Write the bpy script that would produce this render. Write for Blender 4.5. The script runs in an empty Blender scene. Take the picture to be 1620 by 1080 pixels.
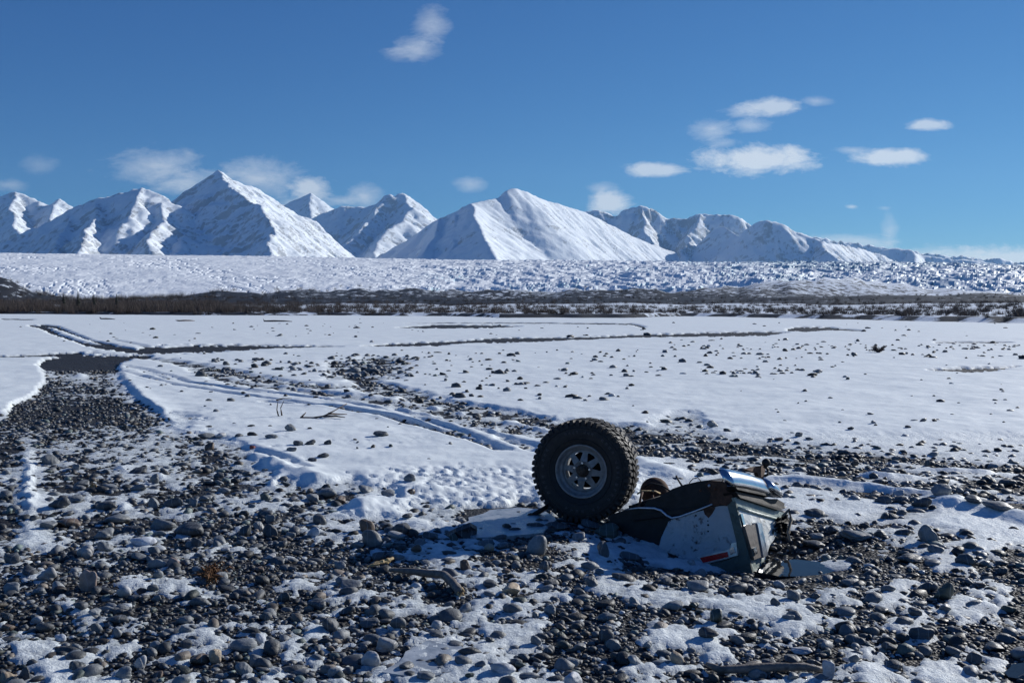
import bpy, bmesh, math, random
import numpy as np
from mathutils import Vector, Matrix

# ------------------------------------------------------------------ camera, sky, sun, exposure
scene = bpy.context.scene
FPX, CX, CY, HORIZ, CAMZ = 1575.0, 810.0, 540.0, 487.0, 1.73
PITCH = math.atan((CY - HORIZ) / FPX)
cam_data = bpy.data.cameras.new('camera')
cam_data.sensor_width = 36.0
cam_data.lens = FPX / 1620.0 * 36.0
cam_data.clip_start = 0.1
cam_data.clip_end = 80000.0
cam = bpy.data.objects.new('camera', cam_data)
scene.collection.objects.link(cam)
cam.location = (0, 0, CAMZ)
cam.rotation_euler = (math.pi / 2 - PITCH, 0, 0)
scene.camera = cam

SUN_EL, SUN_AZ = math.radians(22.0), math.radians(51.0)      # azimuth clockwise from +Y
SUN_DIR = Vector((math.sin(SUN_AZ) * math.cos(SUN_EL), math.cos(SUN_AZ) * math.cos(SUN_EL), math.sin(SUN_EL)))
sun_data = bpy.data.lights.new('sun', 'SUN')
sun_data.energy = 5.0
sun_data.angle = math.radians(0.55)
sun_data.color = (1.0, 0.97, 0.92)
sun = bpy.data.objects.new('sun', sun_data)
scene.collection.objects.link(sun)
sun.rotation_euler = (-SUN_DIR).to_track_quat('-Z', 'Y').to_euler()
sun.location = (0, 0, 50)

SKY_STRENGTH = 0.085
SKY_CURVE = ((0.95, 1.34), (0.80, 1.08), (0.69, 0.77))     # per channel: gain, contrast
world = bpy.data.worlds.new('World')
scene.world = world
world.use_nodes = True


class NT:
    """small helper for building node trees"""
    def __init__(self, tree):
        self.t = tree
        tree.nodes.clear()

    def n(self, typ, **kw):
        nd = self.t.nodes.new(typ)
        for k, v in kw.items():
            setattr(nd, k, v)
        return nd

    def put(self, sock, v):
        if isinstance(v, bpy.types.NodeSocket):
            self.t.links.new(v, sock)
        elif v is not None:
            sock.default_value = v

    def math(self, op, a, b=None, c=None, clamp=False):
        nd = self.n('ShaderNodeMath', operation=op, use_clamp=clamp)
        for i, v in enumerate((a, b, c)):
            if v is not None:
                self.put(nd.inputs[i], v)
        return nd.outputs[0]

    def mix(self, f, a, b, blend='MIX'):
        nd = self.n('ShaderNodeMix', data_type='RGBA', blend_type=blend)
        self.put(nd.inputs[0], f)
        self.put(nd.inputs[6], a)
        self.put(nd.inputs[7], b)
        return nd.outputs[2]

    def ramp(self, f, stops):
        nd = self.n('ShaderNodeValToRGB')
        el = nd.color_ramp.elements
        while len(el) < len(stops):
            el.new(0.5)
        for e, (p, c) in zip(el, stops):
            e.position = p
            e.color = (c, c, c, 1) if not isinstance(c, tuple) else (c + (1,) if len(c) == 3 else c)
        self.put(nd.inputs[0], f)
        return nd.outputs[0]

    def noise(self, vec, scale, detail=4, rough=0.55, dist=0.0):
        nd = self.n('ShaderNodeTexNoise')
        if vec is not None:
            self.put(nd.inputs['Vector'], vec)
        nd.inputs['Scale'].default_value = scale
        nd.inputs['Detail'].default_value = detail
        nd.inputs['Roughness'].default_value = rough
        nd.inputs['Distortion'].default_value = dist
        return nd.outputs[0]

    def bump(self, h, strength, distance, normal=None):
        nd = self.n('ShaderNodeBump')
        nd.inputs['Strength'].default_value = strength
        nd.inputs['Distance'].default_value = distance
        self.put(nd.inputs['Height'], h)
        if normal is not None:
            self.put(nd.inputs['Normal'], normal)
        return nd.outputs[0]


def build_world():
    w = NT(world.node_tree)
    out = w.n('ShaderNodeOutputWorld')
    bg = w.n('ShaderNodeBackground')
    bg.inputs[1].default_value = SKY_STRENGTH
    sky = w.n('ShaderNodeTexSky', sky_type='NISHITA')
    sky.sun_disc = False
    sky.sun_elevation = SUN_EL
    sky.sun_rotation = SUN_AZ
    sky.altitude = 2500.0
    sky.air_density = 1.0
    sky.dust_density = 0.0
    sky.ozone_density = 7.0
    # clouds: soft patches at fixed directions in the sky
    geo = w.n('ShaderNodeTexCoord')
    sep = w.n('ShaderNodeSeparateXYZ')
    w.put(sep.inputs[0], geo.outputs['Generated'])
    x, y, z = sep.outputs
    front = w.math('GREATER_THAN', y, 0.05)
    ys = w.math('MAXIMUM', y, 0.05)
    u = w.math('DIVIDE', x, ys)
    v = w.math('DIVIDE', z, ys)
    comb = w.n('ShaderNodeCombineXYZ')
    w.put(comb.inputs[0], u)
    w.put(comb.inputs[1], w.math('MULTIPLY', v, 2.2))
    n1 = w.noise(comb.outputs[0], 20.0, 9, 0.68, 0.5)
    n2 = w.noise(comb.outputs[0], 95.0, 6, 0.7)
    wob = w.math('ADD', w.math('MULTIPLY', w.math('SUBTRACT', n1, 0.5), 2.3), w.math('MULTIPLY', w.math('SUBTRACT', n2, 0.5), 0.8))
    clouds = [  # photo px centre, half axes, density, softness of the patch
        (684, 44, 32, 32, .42), (662, 82, 42, 24, .50), (640, 92, 36, 14, .28),
        (1195, 254, 112, 25, .98), (1033, 270, 54, 14, .80), (1215, 171, 58, 18, .75), (1168, 179, 38, 13, .6), (1288, 163, 32, 9, .45),
        (1125, 205, 40, 20, .62), (1185, 200, 36, 14, .55), (1142, 228, 32, 11, .45),
        (1418, 250, 68, 16, .92), (1345, 239, 36, 7, .5), (1465, 200, 38, 10, .75),
        (953, 300, 30, 12, .55), (962, 322, 40, 22, .85), (745, 292, 30, 14, .5),
        (250, 264, 80, 34, .62), (300, 288, 80, 26, .66), (415, 284, 78, 34, .69), (495, 297, 42, 22, .78), (485, 322, 56, 14, .69),
        (578, 312, 34, 24, .6), (540, 318, 34, 9, .4),
        (1350, 385, 90, 20, .69), (1406, 368, 18, 34, .5), (1590, 408, 130, 24, .85), (1480, 402, 100, 15, .69),
        (65, 263, 34, 18, .25), (20, 294, 40, 12, .35), (1345, 328, 11, 4, .7), (1397, 330, 13, 4, .35), (1245, 240, 40, 10, .3),
    ]
    uv = w.n('ShaderNodeCombineXYZ')
    w.put(uv.inputs[0], u); w.put(uv.inputs[1], v)
    wobs = w.math('ADD', w.math('MULTIPLY', wob, 0.78), 1.0)
    acc = None
    for (px, py, a, b, dens) in clouds:
        u0, v0 = (px - CX) / FPX, (HORIZ - py) / FPX
        ma = w.n('ShaderNodeVectorMath', operation='MULTIPLY_ADD')
        w.put(ma.inputs[0], uv.outputs[0])
        ma.inputs[1].default_value = (FPX / a, FPX / b, 0)
        ma.inputs[2].default_value = (-u0 * FPX / a, -v0 * FPX / b, 0)
        ln = w.n('ShaderNodeVectorMath', operation='LENGTH')
        w.put(ln.inputs[0], ma.outputs[0])
        f = w.math('MULTIPLY', w.math('SUBTRACT', wobs, ln.outputs['Value']), 1.7 if dens > .7 else 0.95, clamp=True)
        f = w.math('MULTIPLY_ADD', f, -dens, 1.0)
        acc = f if acc is None else w.math('MULTIPLY', acc, f)
    acc = w.math('SUBTRACT', 1.0, acc)
    acc = w.math('MULTIPLY', w.math('MULTIPLY', acc, front), 0.86)
    cm = 0.78 / SKY_STRENGTH
    # contrast and saturation of the clear sky, the same in every direction
    sc = w.n('ShaderNodeSeparateColor'); w.put(sc.inputs[0], sky.outputs[0])
    cc = w.n('ShaderNodeCombineColor')
    for ch, (gain, power) in enumerate(SKY_CURVE):
        lin = w.math('MULTIPLY', sc.outputs[ch], SKY_STRENGTH)
        w.put(cc.inputs[ch], w.math('MULTIPLY', w.math('POWER', lin, power), gain / SKY_STRENGTH))
    sk = cc.outputs[0]
    col = w.mix(acc, sk, (cm * 0.92, cm * 0.97, cm * 1.02, 1))
    w.put(bg.inputs[0], col)
    w.put(out.inputs[0], bg.outputs[0])


build_world()
world.cycles.sampling_method = 'MANUAL'
world.cycles.sample_map_resolution = 256
scene.view_settings.view_transform = 'Standard'
scene.view_settings.look = 'None'
scene.view_settings.exposure = 0.16
scene.view_settings.gamma = 1.0
scene.view_settings.use_curve_mapping = False
scene.cycles.use_denoising = True
scene.cycles.max_bounces = 6
scene.cycles.diffuse_bounces = 3
scene.cycles.glossy_bounces = 3
scene.cycles.transmission_bounces = 3
scene.cycles.volume_bounces = 0
scene.cycles.use_fast_gi = False

rng = np.random.default_rng(7)
random.seed(7)


# ------------------------------------------------------------------ numpy noise
def _h(ix, iy, seed):
    a = (ix.astype(np.int64) * 374761393 + iy.astype(np.int64) * 668265263 + seed * 974634533) & 0x7fffffff
    a = ((a ^ (a >> 13)) * 1274126177) & 0x7fffffff
    a = a ^ (a >> 16)
    return (a & 0xffff) / 65536.0


def perlin(x, y, seed=0):
    x = np.asarray(x, float); y = np.asarray(y, float)
    x0 = np.floor(x); y0 = np.floor(y)
    fx = x - x0; fy = y - y0
    ux = fx * fx * fx * (fx * (fx * 6 - 15) + 10); uy = fy * fy * fy * (fy * (fy * 6 - 15) + 10)
    r = 0
    out = []
    for dx in (0, 1):
        for dy in (0, 1):
            th = _h(x0 + dx, y0 + dy, seed) * 2 * math.pi
            out.append(np.cos(th) * (fx - dx) + np.sin(th) * (fy - dy))
    a = out[0] + (out[2] - out[0]) * ux
    b = out[1] + (out[3] - out[1]) * ux
    return (a + (b - a) * uy) * 1.5


def fbm(x, y, octv=4, seed=0, gain=0.5, lac=2.03):
    s = 0; a = 1.0; t = 0
    for i in range(octv):
        s = s + a * perlin(x * lac ** i + 17.3 * i, y * lac ** i - 9.1 * i, seed + i * 13)
        t += a
        a *= gain
    return s / t


def ridged(x, y, octv=4, seed=0, gain=0.5):
    s = 0; a = 1.0; t = 0
    for i in range(octv):
        s = s + a * (1 - 2 * np.abs(perlin(x * 2.03 ** i + 5.7 * i, y * 2.03 ** i + 3.3 * i, seed + i * 7)))
        t += a
        a *= gain
    return s / t


def sstep(a, b, x):
    t = np.clip((x - a) / (b - a), 0, 1)
    return t * t * (3 - 2 * t)


# ------------------------------------------------------------------ pixel <-> world helpers
cp, sp = math.cos(PITCH), math.sin(PITCH)


def ray(px, py):
    a = (px - CX) / FPX; b = (CY - py) / FPX
    return np.array([a, cp + b * sp, -sp + b * cp])


def at(px, py, Y):
    """point on the pixel's ray at depth Y in front of the camera"""
    d = ray(px, py)
    return Vector((d[0] / d[1] * Y, Y, CAMZ + d[2] / d[1] * Y))


def project(x, y, z):
    dz = z - CAMZ
    depth = np.maximum(y * cp - dz * sp, 0.05)
    up = y * sp + dz * cp
    return CX + FPX * x / depth, CY - FPX * up / depth


# ------------------------------------------------------------------ the ground and its snow
BANK_PX = np.array([-900, 0, 300, 540, 700, 790, 1000, 1080, 1300, 1500, 1620, 2500.])
BANK_PY = np.array([496, 497, 499, 499.5, 500, 503.2, 503.2, 500.5, 505, 509.5, 512, 516.])
BANK_D = CAMZ * FPX / (BANK_PY - HORIZ)
BANK_U = (BANK_PX - CX) / FPX


def bank_dist(x, y):
    u = x / np.maximum(y, 1e-3)
    return np.interp(u, BANK_U, BANK_D) * (1 + 0.03 * fbm(u * 30, u * 7, 3, 5))


SCOURX, SCOURY = 1.52, 7.15


def ground_h(x, y):
    x = np.asarray(x, float); y = np.asarray(y, float)
    r = np.hypot(x, y)
    z = 0.035 * fbm(x / 1.7, y / 1.7, 3, 11) + 0.012 * fbm(x / 0.35, y / 0.35, 2, 12)
    z = z - 0.19 * np.exp(-(((x - SCOURX) / 0.80) ** 2 + ((y - SCOURY) / 0.62) ** 2))
    z = z + 0.12 * fbm(x / 28, y / 28, 3, 14) * sstep(18, 60, r)
    z = np.where(r > 60, z * 0.8, z)
    b = bank_dist(x, y)
    front = sstep(5, 40, y)
    e = (y - b)
    z = z + front * 0.7 * sstep(0, 5, e + 1.5 * fbm(x / 5, y / 9, 2, 41))
    far = sstep(60, 500, e) * front
    z = z + front * 0.0165 * np.clip(e - 15, 0, 430) * (0.75 + 0.5 * fbm(x / 90, y / 60, 3, 47))
    z = z + far * (3.0 * fbm(x / 130, y / 130, 4, 21) + 1.0)
    u = x / np.maximum(y, 1.0)

    def mound(px, Y, H, wx, wy):
        X = (px - CX) / FPX * Y
        return H * np.exp(-((x - X) / wx) ** 2 - ((y - Y) / wy) ** 2)
    hm = mound(-20, 720, 16, 36, 60) + mound(1290, 900, 17, 85, 70) + mound(1180, 820, 10, 75, 60) + mound(1500, 900, 9, 120, 60)
    hm = hm + mound(560, 800, 9, 110, 60) + mound(820, 850, 8, 80, 60) + mound(400, 720, 6, 60, 40) + mound(980, 760, 7, 70, 40)
    z = z + far * hm * (1 + 0.7 * fbm(x / 35, y / 35, 4, 23))
    return z


# snow cover read off the photograph: rows of 15 px from y=660, columns of 30 px from x=0 (0 bare .. 9 covered)
SNOW = """
521112455578999999999999999999999975589999999999999999
241145555688999999999999999999966667678899988998999999
252344555556888899999999999998877654556666676799999999
164544555436587999999999999998887665555556566899999999
174335555443578899999999999998888776555555544556857789
374445755323358899999988888888888875566666543434764456
474334557433347888787877788888888887666677444677667644
473322332533347456577877788888888877777777755334233333
476343333333445332365778888787777777777777764322324666
276453744434646345788766777437655555555556688752255222
264343334533333243588655662153333222222223546432368753
164222222222322346645787761122233332222222223333578788
286322445522434346734445632122555653463222222344312788
387532454224333233424343323326777678886422222344327778
533332222244432322235666433325666567663111176521253770
432222222212222112112256632226765657788321115425466242
453222222221222345432344565444366532352222111111111111
233223654532322536442223453333545543222234123236311123
222222354444222325643211253344366764322356466456112670
111222111442222223553211135367432367588655666365548880
122442222222222223435554466622222122236776633245556650
122243222222222322334344555661222222222377545222323531
243343222244434466433433345653323266667347733255622111
565225412555333664432346545532222577673344322245421110
366546622443333554222565465452221244676222223354222423
167645422422222543232555664342231256377222223522266352
147633432223333433235555654543222466643222236765677641
147655434433444333333433566546422455322355544766775431
"""
_rows = [r for r in SNOW.strip().split('\n')]
_rows = [[int(ch) for ch in (r + r[-1] * 54)[:54]] for r in _rows]
SMAP = np.array(_rows, float) / 9.0


def poly_y(px, pts):
    xs = [p[0] for p in pts]
    return (np.interp(px, xs, [p[1] for p in pts]), np.interp(px, xs, [p[2] for p in pts])), (px >= xs[0]) & (px <= xs[-1])


STRIPS = [  # bare gravel bars and side channels across the snow plain: (px, centre py, thickness)
    [(198, 560, 2), (230, 557, 11), (330, 554, 12), (400, 551, 8), (430, 550.5, 5), (540, 549.5, 1.5)],
    [(575, 549, 1.5), (640, 547, 6), (700, 545, 7), (740, 542, 5), (800, 539.5, 8), (880, 538, 6), (960, 535, 5), (1010, 533, 5), (1080, 531.5, 6), (1130, 530.5, 8), (1210, 529, 8), (1245, 527, 2)],
    [(628, 519.5, 1), (680, 518, 5), (760, 517.5, 5), (822, 517.5, 2)],
    [(640, 512, 1), (700, 511.5, 1.6), (860, 512, 2.0), (1000, 514, 2.6), (1020, 519, 2)],
    [(1246, 522, 4), (1270, 522, 8), (1310, 521, 5), (1365, 524, 2)],
    [(-200, 569, 4), (0, 567, 3.5), (60, 565, 4), (115, 563, 5), (130, 562, 8)],
    [(58, 582, 2), (75, 577, 12), (113, 575, 22), (150, 575, 24), (180, 574, 17), (207, 567, 6), (240, 566, 3)],
    [(45, 516, 2), (70, 520, 6), (90, 529, 5), (110, 538, 4), (135, 548, 5), (200, 556, 8), (215, 558, 4)],
    [(62, 515, 2), (85, 518, 4), (115, 528, 3), (150, 543, 3), (190, 552, 4), (215, 556, 3)],
    [(1480, 543.5, 2), (1520, 543, 3), (1602, 543, 2)],
    [(1470, 588, 2), (1530, 587, 7), (1570, 586, 6), (1610, 582, 2)],
    [(0, 505, 2), (55, 506, 2)],
]
LINES = [  # gravelly wheel tracks: polyline px, half width m, bareness
    ([(225, 568), (300, 580), (340, 597), (400, 611), (470, 621), (540, 628), (620, 640), (700, 655), (780, 677), (860, 692)], 0.34, .70),
    ([(255, 571), (350, 588), (430, 606), (520, 616), (570, 612), (600, 622), (660, 634), (740, 648), (830, 666), (910, 682), (1000, 700)], 0.42, .85),
    ([(535, 574), (545, 590), (575, 606), (640, 626), (700, 642), (790, 660), (900, 676), (1000, 690)], 0.45, .80),
    ([(600, 569), (590, 585), (570, 600)], 0.9, .85),
    ([(1000, 690), (1100, 698), (1200, 712), (1300, 722), (1400, 727), (1500, 735), (1640, 748)], 0.55, .75),
    ([(1000, 712), (1100, 722), (1200, 733), (1300, 742), (1400, 748), (1500, 760), (1640, 775)], 0.35, .7),
    ([(1240, 750), (1330, 756), (1450, 770), (1560, 790), (1640, 812)], 0.25, .7),
]
RUTS = [  # ruts pressed into the snow: polyline, half width, depth
    ([(200, 582), (260, 601), (330, 613), (420, 623), (520, 637), (640, 657), (740, 692), (800, 718)], 0.085, .038),
    ([(212, 583), (300, 607), (400, 624), (500, 632), (600, 645), (700, 668), (780, 690), (850, 712)], 0.085, .038),
    ([(190, 590), (280, 612), (380, 628), (480, 642), (560, 652), (640, 668), (700, 684), (760, 706), (792, 718)], 0.085, .038),
    ([(300, 590), (420, 616), (540, 634), (640, 648), (700, 657), (780, 676), (850, 690)], 0.085, .038),
    ([(420, 640), (520, 647), (600, 660), (680, 680), (740, 700)], 0.10, .05),
    ([(790, 697), (830, 712), (850, 722)], 0.085, .038),
    ([(180, 540), (250, 555)], 0.2, .05),
    ([(330, 700), (400, 716), (440, 728), (482, 750)], 0.085, .038),
    ([(1120, 748), (1250, 752), (1400, 768), (1500, 782), (1640, 800)], 0.18, .06),
    ([(1250, 770), (1400, 783), (1460, 792)], 0.15, .05),
]
BERMS = [  # raised ridges of pushed-up snow: polyline, half width, height
    ([(1215, 764), (1300, 766), (1370, 774), (1410, 782)], 0.11, .06),
    ([(1380, 754), (1440, 757), (1500, 764)], 0.10, .06),
    ([(1440, 783), (1480, 786), (1512, 792)], 0.10, .06),
    ([(1500, 800), (1550, 806), (1600, 818), (1660, 838)], 0.14, .085),
    ([(1010, 735), (1040, 742), (1065, 755)], 0.15, .07),
    ([(560, 815), (590, 795), (640, 785), (690, 782)], 0.14, .05),
    ([(430, 735), (470, 745), (500, 765)], 0.14, .05),
    ([(188, 592), (203, 612), (224, 636), (256, 660), (290, 685)], 0.25, .04),
    ([(1470, 744), (1540, 748), (1620, 752)], 0.09, .05),
]


def flat_px(px, py):
    d = ray(px, py)
    t = -CAMZ / d[2]
    return d[0] * t, d[1] * t


def dist_poly(x, y, pts, reach):
    P = np.array([flat_px(*p) for p in pts])
    best = np.full(x.shape, 1e9)
    m = (x > P[:, 0].min() - reach) & (x < P[:, 0].max() + reach) & (y > P[:, 1].min() - reach) & (y < P[:, 1].max() + reach)
    if not m.any():
        return best
    xx, yy = x[m], y[m]
    b = np.full(xx.shape, 1e9)
    for i in range(len(P) - 1):
        ax, ay = P[i]; bx, by = P[i + 1]
        vx, vy = bx - ax, by - ay
        t = np.clip(((xx - ax) * vx + (yy - ay) * vy) / (vx * vx + vy * vy + 1e-9), 0, 1)
        b = np.minimum(b, np.hypot(xx - ax - t * vx, yy - ay - t * vy))
    best[m] = b
    return best


PATH_L = [(560, 60), (572, 66), (587, 67), (603, 72), (618, 60), (630, 48), (636, 30), (648, 17), (664, 12), (672, -20), (690, -60), (760, -140)]
PATH_R = [(560, 200), (578, 186), (592, 189), (608, 200), (632, 221), (656, 253), (672, 270)]


def snow_t(x, y):
    """height of the snow's surface above the gravel; negative where the gravel is bare"""
    x = np.asarray(x, float); y = np.asarray(y, float)
    px, py = project(x, y, 0 * x)
    # jitter so that no map cell shows a straight edge
    jx = px + 16 * fbm(x * 2.3, y * 2.3, 2, 71); jy = py + 9 * fbm(x * 2.3, y * 2.3, 2, 72)
    fx = np.clip(jx / 30 - 0.5, 0, 52.999); fy = np.clip((jy - 660) / 15 - 0.5, 0, 26.999)
    ix = fx.astype(int); iy = fy.astype(int)
    ax = fx - ix; ay = fy - iy
    c = (SMAP[iy, ix] * (1 - ax) + SMAP[iy, ix + 1] * ax) * (1 - ay) + (SMAP[iy + 1, ix] * (1 - ax) + SMAP[iy + 1, ix + 1] * ax) * ay
    # outside the frame the mixture goes on at random
    side = np.maximum(sstep(1620, 1800, px), sstep(0, -180, px)) * sstep(740, 800, py)
    low = sstep(1080, 1200, py)
    c = c + (0.33 - c) * np.maximum(side, low)
    k = sstep(640, 668, py)
    c = c * k + 1.0 * (1 - k)
    # the bare two-track path on the left
    wob = 5 * fbm(x * 1.2, y * 1.2, 3, 55)
    L = np.interp(py, [p[0] for p in PATH_L], [p[1] for p in PATH_L]) + wob
    R = np.interp(py, [p[0] for p in PATH_R], [p[1] for p in PATH_R]) + wob
    inp = sstep(-4, 4, px - L) * sstep(-4, 4, R - px) * ((py > 572) & (py < 690))
    pc = np.interp(py, [570, 588, 596, 606, 618, 628, 636, 660, 672, 684], [.05, .1, .45, .35, .3, .34, .12, .02, .08, .35])
    pc = pc + 0.35 * np.exp(-(((px - 82) / 12) ** 2 + ((py - 592) / 7) ** 2)) + 0.4 * np.exp(-(((px - 128) / 14) ** 2 + ((py - 594) / 9) ** 2))
    kk = (1 - sstep(664, 690, py)) * inp
    c = c * (1 - kk) + pc * kk
    nf = 1 - 0.9 * sstep(16, 34, y)
    n = fbm(x * 1.5, y * 1.1, 2, 31) * 0.32 + nf * (fbm(x * 4.2, y * 3.2, 3, 33) * 0.50 + fbm(x * 12, y * 10, 3, 35) * 0.50 + perlin(x * 29, y * 25, 36) * 0.22)
    # behind and right of the wreck the snow lies in streaks along the tracks
    xr, yr = x * 0.985 - y * 0.17, y * 0.985 + x * 0.17
    an = sstep(960, 1080, px) * (1 - sstep(815, 850, py)) * sstep(680, 705, py)
    n = n * (1 - an) + an * (fbm(xr * 0.9, yr * 5.0, 3, 37) * 0.75 + fbm(xr * 4, yr * 13, 3, 38) * 0.5)
    n = 1 / (1 + np.exp(-5.0 * n))
    bare = np.zeros_like(px)
    for st in STRIPS:
        (yc, th), ok = poly_y(px, st)
        yy = py + 0.18 * th * fbm(px / 9, py / 2, 2, 61) * 2
        bare = np.maximum(bare, ok * (1 - sstep(th * 0.42, th * 0.62, np.abs(yy - yc))))
    for pts, w, dep in LINES:
        d = dist_poly(x, y, pts, 3 * w)
        bare = np.maximum(bare, dep * np.exp(-(d / w) ** 2) * (0.75 + 0.9 * fbm(x * 2.2, y * 1.2, 3, 66)))
    b = bank_dist(x, y)
    c = c * 1.22 + 0.06 - 1.45 * bare + 0.24 * an
    full = sstep(0.80, 1.08, c)
    full = full * (1 - 0.75 * an) * (1 - 0.7 * sstep(815, 850, py))
    gain = 0.065 + 0.185 * full
    cap = 0.017 + 0.045 * full ** 1.5
    t = gain * (c - n)
    t = np.where(t > 0, cap * np.tanh(t / cap), t)
    edge = sstep(0.0, 0.02, t)
    near = 1 - 0.9 * sstep(14, 40, y)
    t = t + near * edge * (1 - full * 0.75) * (0.5 + full) * (0.009 * fbm(x * 13, y * 12, 3, 81) + 0.013 * np.abs(perlin(x * 17, y * 15, 84)) + 0.008 * perlin(x * 30, y * 27, 83) - 0.003)
    # churned, lumpy snow left of and behind the wheel
    ch = sstep(735, 755, py) * (1 - sstep(800, 830, py)) * sstep(560, 640, px) * (1 - sstep(1000, 1080, px))
    t = t + edge * ch * (0.045 * np.abs(fbm(x * 5, y * 5, 3, 85)) + 0.02 * perlin(x * 14, y * 13, 86) - 0.01)
    t = t + edge * full * (0.015 * fbm(x / 2.2, y / 1.5, 3, 88) + 0.002 * perlin(x * 3, y * 3, 89))
    for pts, w, dep in RUTS:
        d = dist_poly(x, y, pts, 6 * w)
        wv = 1 + 0.35 * perlin(x * 3, y * 3, 91)
        t = t + full * (-dep * wv * np.exp(-(d / w) ** 4) + 0.16 * dep * np.exp(-((d - 1.7 * w) / (0.6 * w)) ** 2))
    for pts, w, hh in BERMS:
        d = dist_poly(x, y, pts, 5 * w)
        t = t + hh * np.exp(-(d / w) ** 2) * (0.8 + 0.35 * fbm(x * 6, y * 6, 2, 93))
    # row of tread dimples in the slab of snow at the right edge
    for (qx, qy) in ((1546, 948), (1566, 945), (1586, 940), (1604, 938), (1570, 954), (1625, 936)):
        X, Yq = flat_px(qx, qy)
        t = t - 0.045 * np.exp(-((x - X) / 0.022) ** 2 - ((y - Yq) / 0.05) ** 2)
    # no snow inside the scour with its puddle or in the ice pool
    for (qx, qy, wx, wy) in ((1285, 902, .42, .16), (800, 822, .30, .42), (1140, 890, .50, .32)):
        X, Yq = flat_px(qx, qy)
        t = t - 0.16 * np.exp(-((x - X) / wx) ** 4 - ((y - Yq) / wy) ** 4)
    return np.clip(t, -0.08, 0.2)


def surf(x, y):
    x = np.atleast_1d(np.asarray(x, float)); y = np.atleast_1d(np.asarray(y, float))
    return lookup(LUT['S'], x, y)


LUT = {}


def lookup(grid, x, y):
    """bilinear look-up in the polar grid of the snow sheet"""
    nr, na = grid.shape
    fa = np.clip((np.degrees(np.arctan2(x, y)) + 46) / 92 * (na - 1), 0, na - 1.001)
    fr = np.clip((np.log(np.maximum(np.hypot(x, y), 0.1)) - math.log(2.4)) / (math.log(330) - math.log(2.4)) * (nr - 1), 0, nr - 1.001)
    i = fr.astype(int); j = fa.astype(int)
    u = fr - i; v = fa - j
    return (grid[i, j] * (1 - v) + grid[i, j + 1] * v) * (1 - u) + (grid[i + 1, j] * (1 - v) + grid[i + 1, j + 1] * v) * u


def gp(px, py, on_snow=True):
    """where the ray through a pixel meets the ground"""
    z = 0.0
    d = ray(px, py)
    for _ in range(4):
        t = (z - CAMZ) / d[2]
        x, y = d[0] * t, d[1] * t
        z = 0.3 * z + 0.7 * float(lookup(LUT['S' if on_snow else 'G'], np.array([x]), np.array([y]))[0])
    t = (z - CAMZ) / d[2]
    return Vector((d[0] * t, d[1] * t, z))


# ------------------------------------------------------------------ mesh helpers
def link(o, parent=None):
    scene.collection.objects.link(o)
    if parent is not None:
        o.parent = parent
    return o


def np_mesh(name, V, F, mat=None, smooth=True):
    """V (n,3), F (m,k) with k = 3 or 4"""
    me = bpy.data.meshes.new(name)
    V = np.asarray(V, np.float32); F = np.asarray(F, np.int32)
    me.vertices.add(len(V)); me.vertices.foreach_set('co', V.ravel())
    k = F.shape[1]
    me.loops.add(F.size); me.loops.foreach_set('vertex_index', F.ravel())
    me.polygons.add(len(F))
    me.polygons.foreach_set('loop_start', np.arange(0, F.size, k, dtype=np.int32))
    me.polygons.foreach_set('loop_total', np.full(len(F), k, np.int32))
    me.polygons.foreach_set('use_smooth', np.full(len(F), smooth, bool))
    me.update(calc_edges=True)
    me.validate()
    if mat:
        me.materials.append(mat)
    return me


def grid_faces(nr, nc, keep=None):
    i = np.arange(nr - 1)[:, None] * nc + np.arange(nc - 1)[None, :]
    F = np.stack([i, i + 1, i + nc + 1, i + nc], -1)
    if keep is not None:
        F = F[keep]
    return F.reshape(-1, 4)


def compact(V, F):
    used = np.zeros(len(V), bool); used[F.ravel()] = True
    idx = np.cumsum(used) - 1
    return V[used], idx[F], used


def set_attr(me, name, data, typ='FLOAT'):
    at_ = me.attributes.new(name, typ, 'POINT')
    if typ == 'FLOAT':
        at_.data.foreach_set('value', np.asarray(data, np.float32))
    else:
        at_.data.foreach_set('color', np.asarray(data, np.float32).ravel())


def bm_obj(name, bm, mat, parent=None, smooth=False, bevel=None):
    me = bpy.data.meshes.new(name)
    if bevel:
        bmesh.ops.bevel(bm, geom=[e for e in bm.edges if len(e.link_faces) == 2 and e.calc_face_angle(0) > 0.5], offset=bevel, segments=2, affect='EDGES', profile=0.6)
    bmesh.ops.recalc_face_normals(bm, faces=bm.faces)
    bm.to_mesh(me); bm.free()
    for p in me.polygons:
        p.use_smooth = smooth
    me.materials.append(mat)
    o = bpy.data.objects.new(name, me)
    return link(o, parent)


def tag(o, label=None, cat=None, group=None, kind=None):
    if label: o['label'] = label
    if cat: o['category'] = cat
    if group: o['group'] = group
    if kind: o['kind'] = kind
    return o


def empty(name, loc=(0, 0, 0)):
    o = bpy.data.objects.new(name, None)
    o.location = loc
    o.empty_display_size = 0.2
    return link(o)


# ------------------------------------------------------------------ materials
def new_mat(name):
    m = bpy.data.materials.new(name)
    m.use_nodes = True
    w = NT(m.node_tree)
    out = w.n('ShaderNodeOutputMaterial')
    b = w.n('ShaderNodeBsdfPrincipled')
    w.put(out.inputs[0], b.outputs[0])
    return m, w, b


def pos(w):
    return w.n('ShaderNodeNewGeometry').outputs['Position']


def objc(w):
    return w.n('ShaderNodeTexCoord').outputs['Object']


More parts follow.
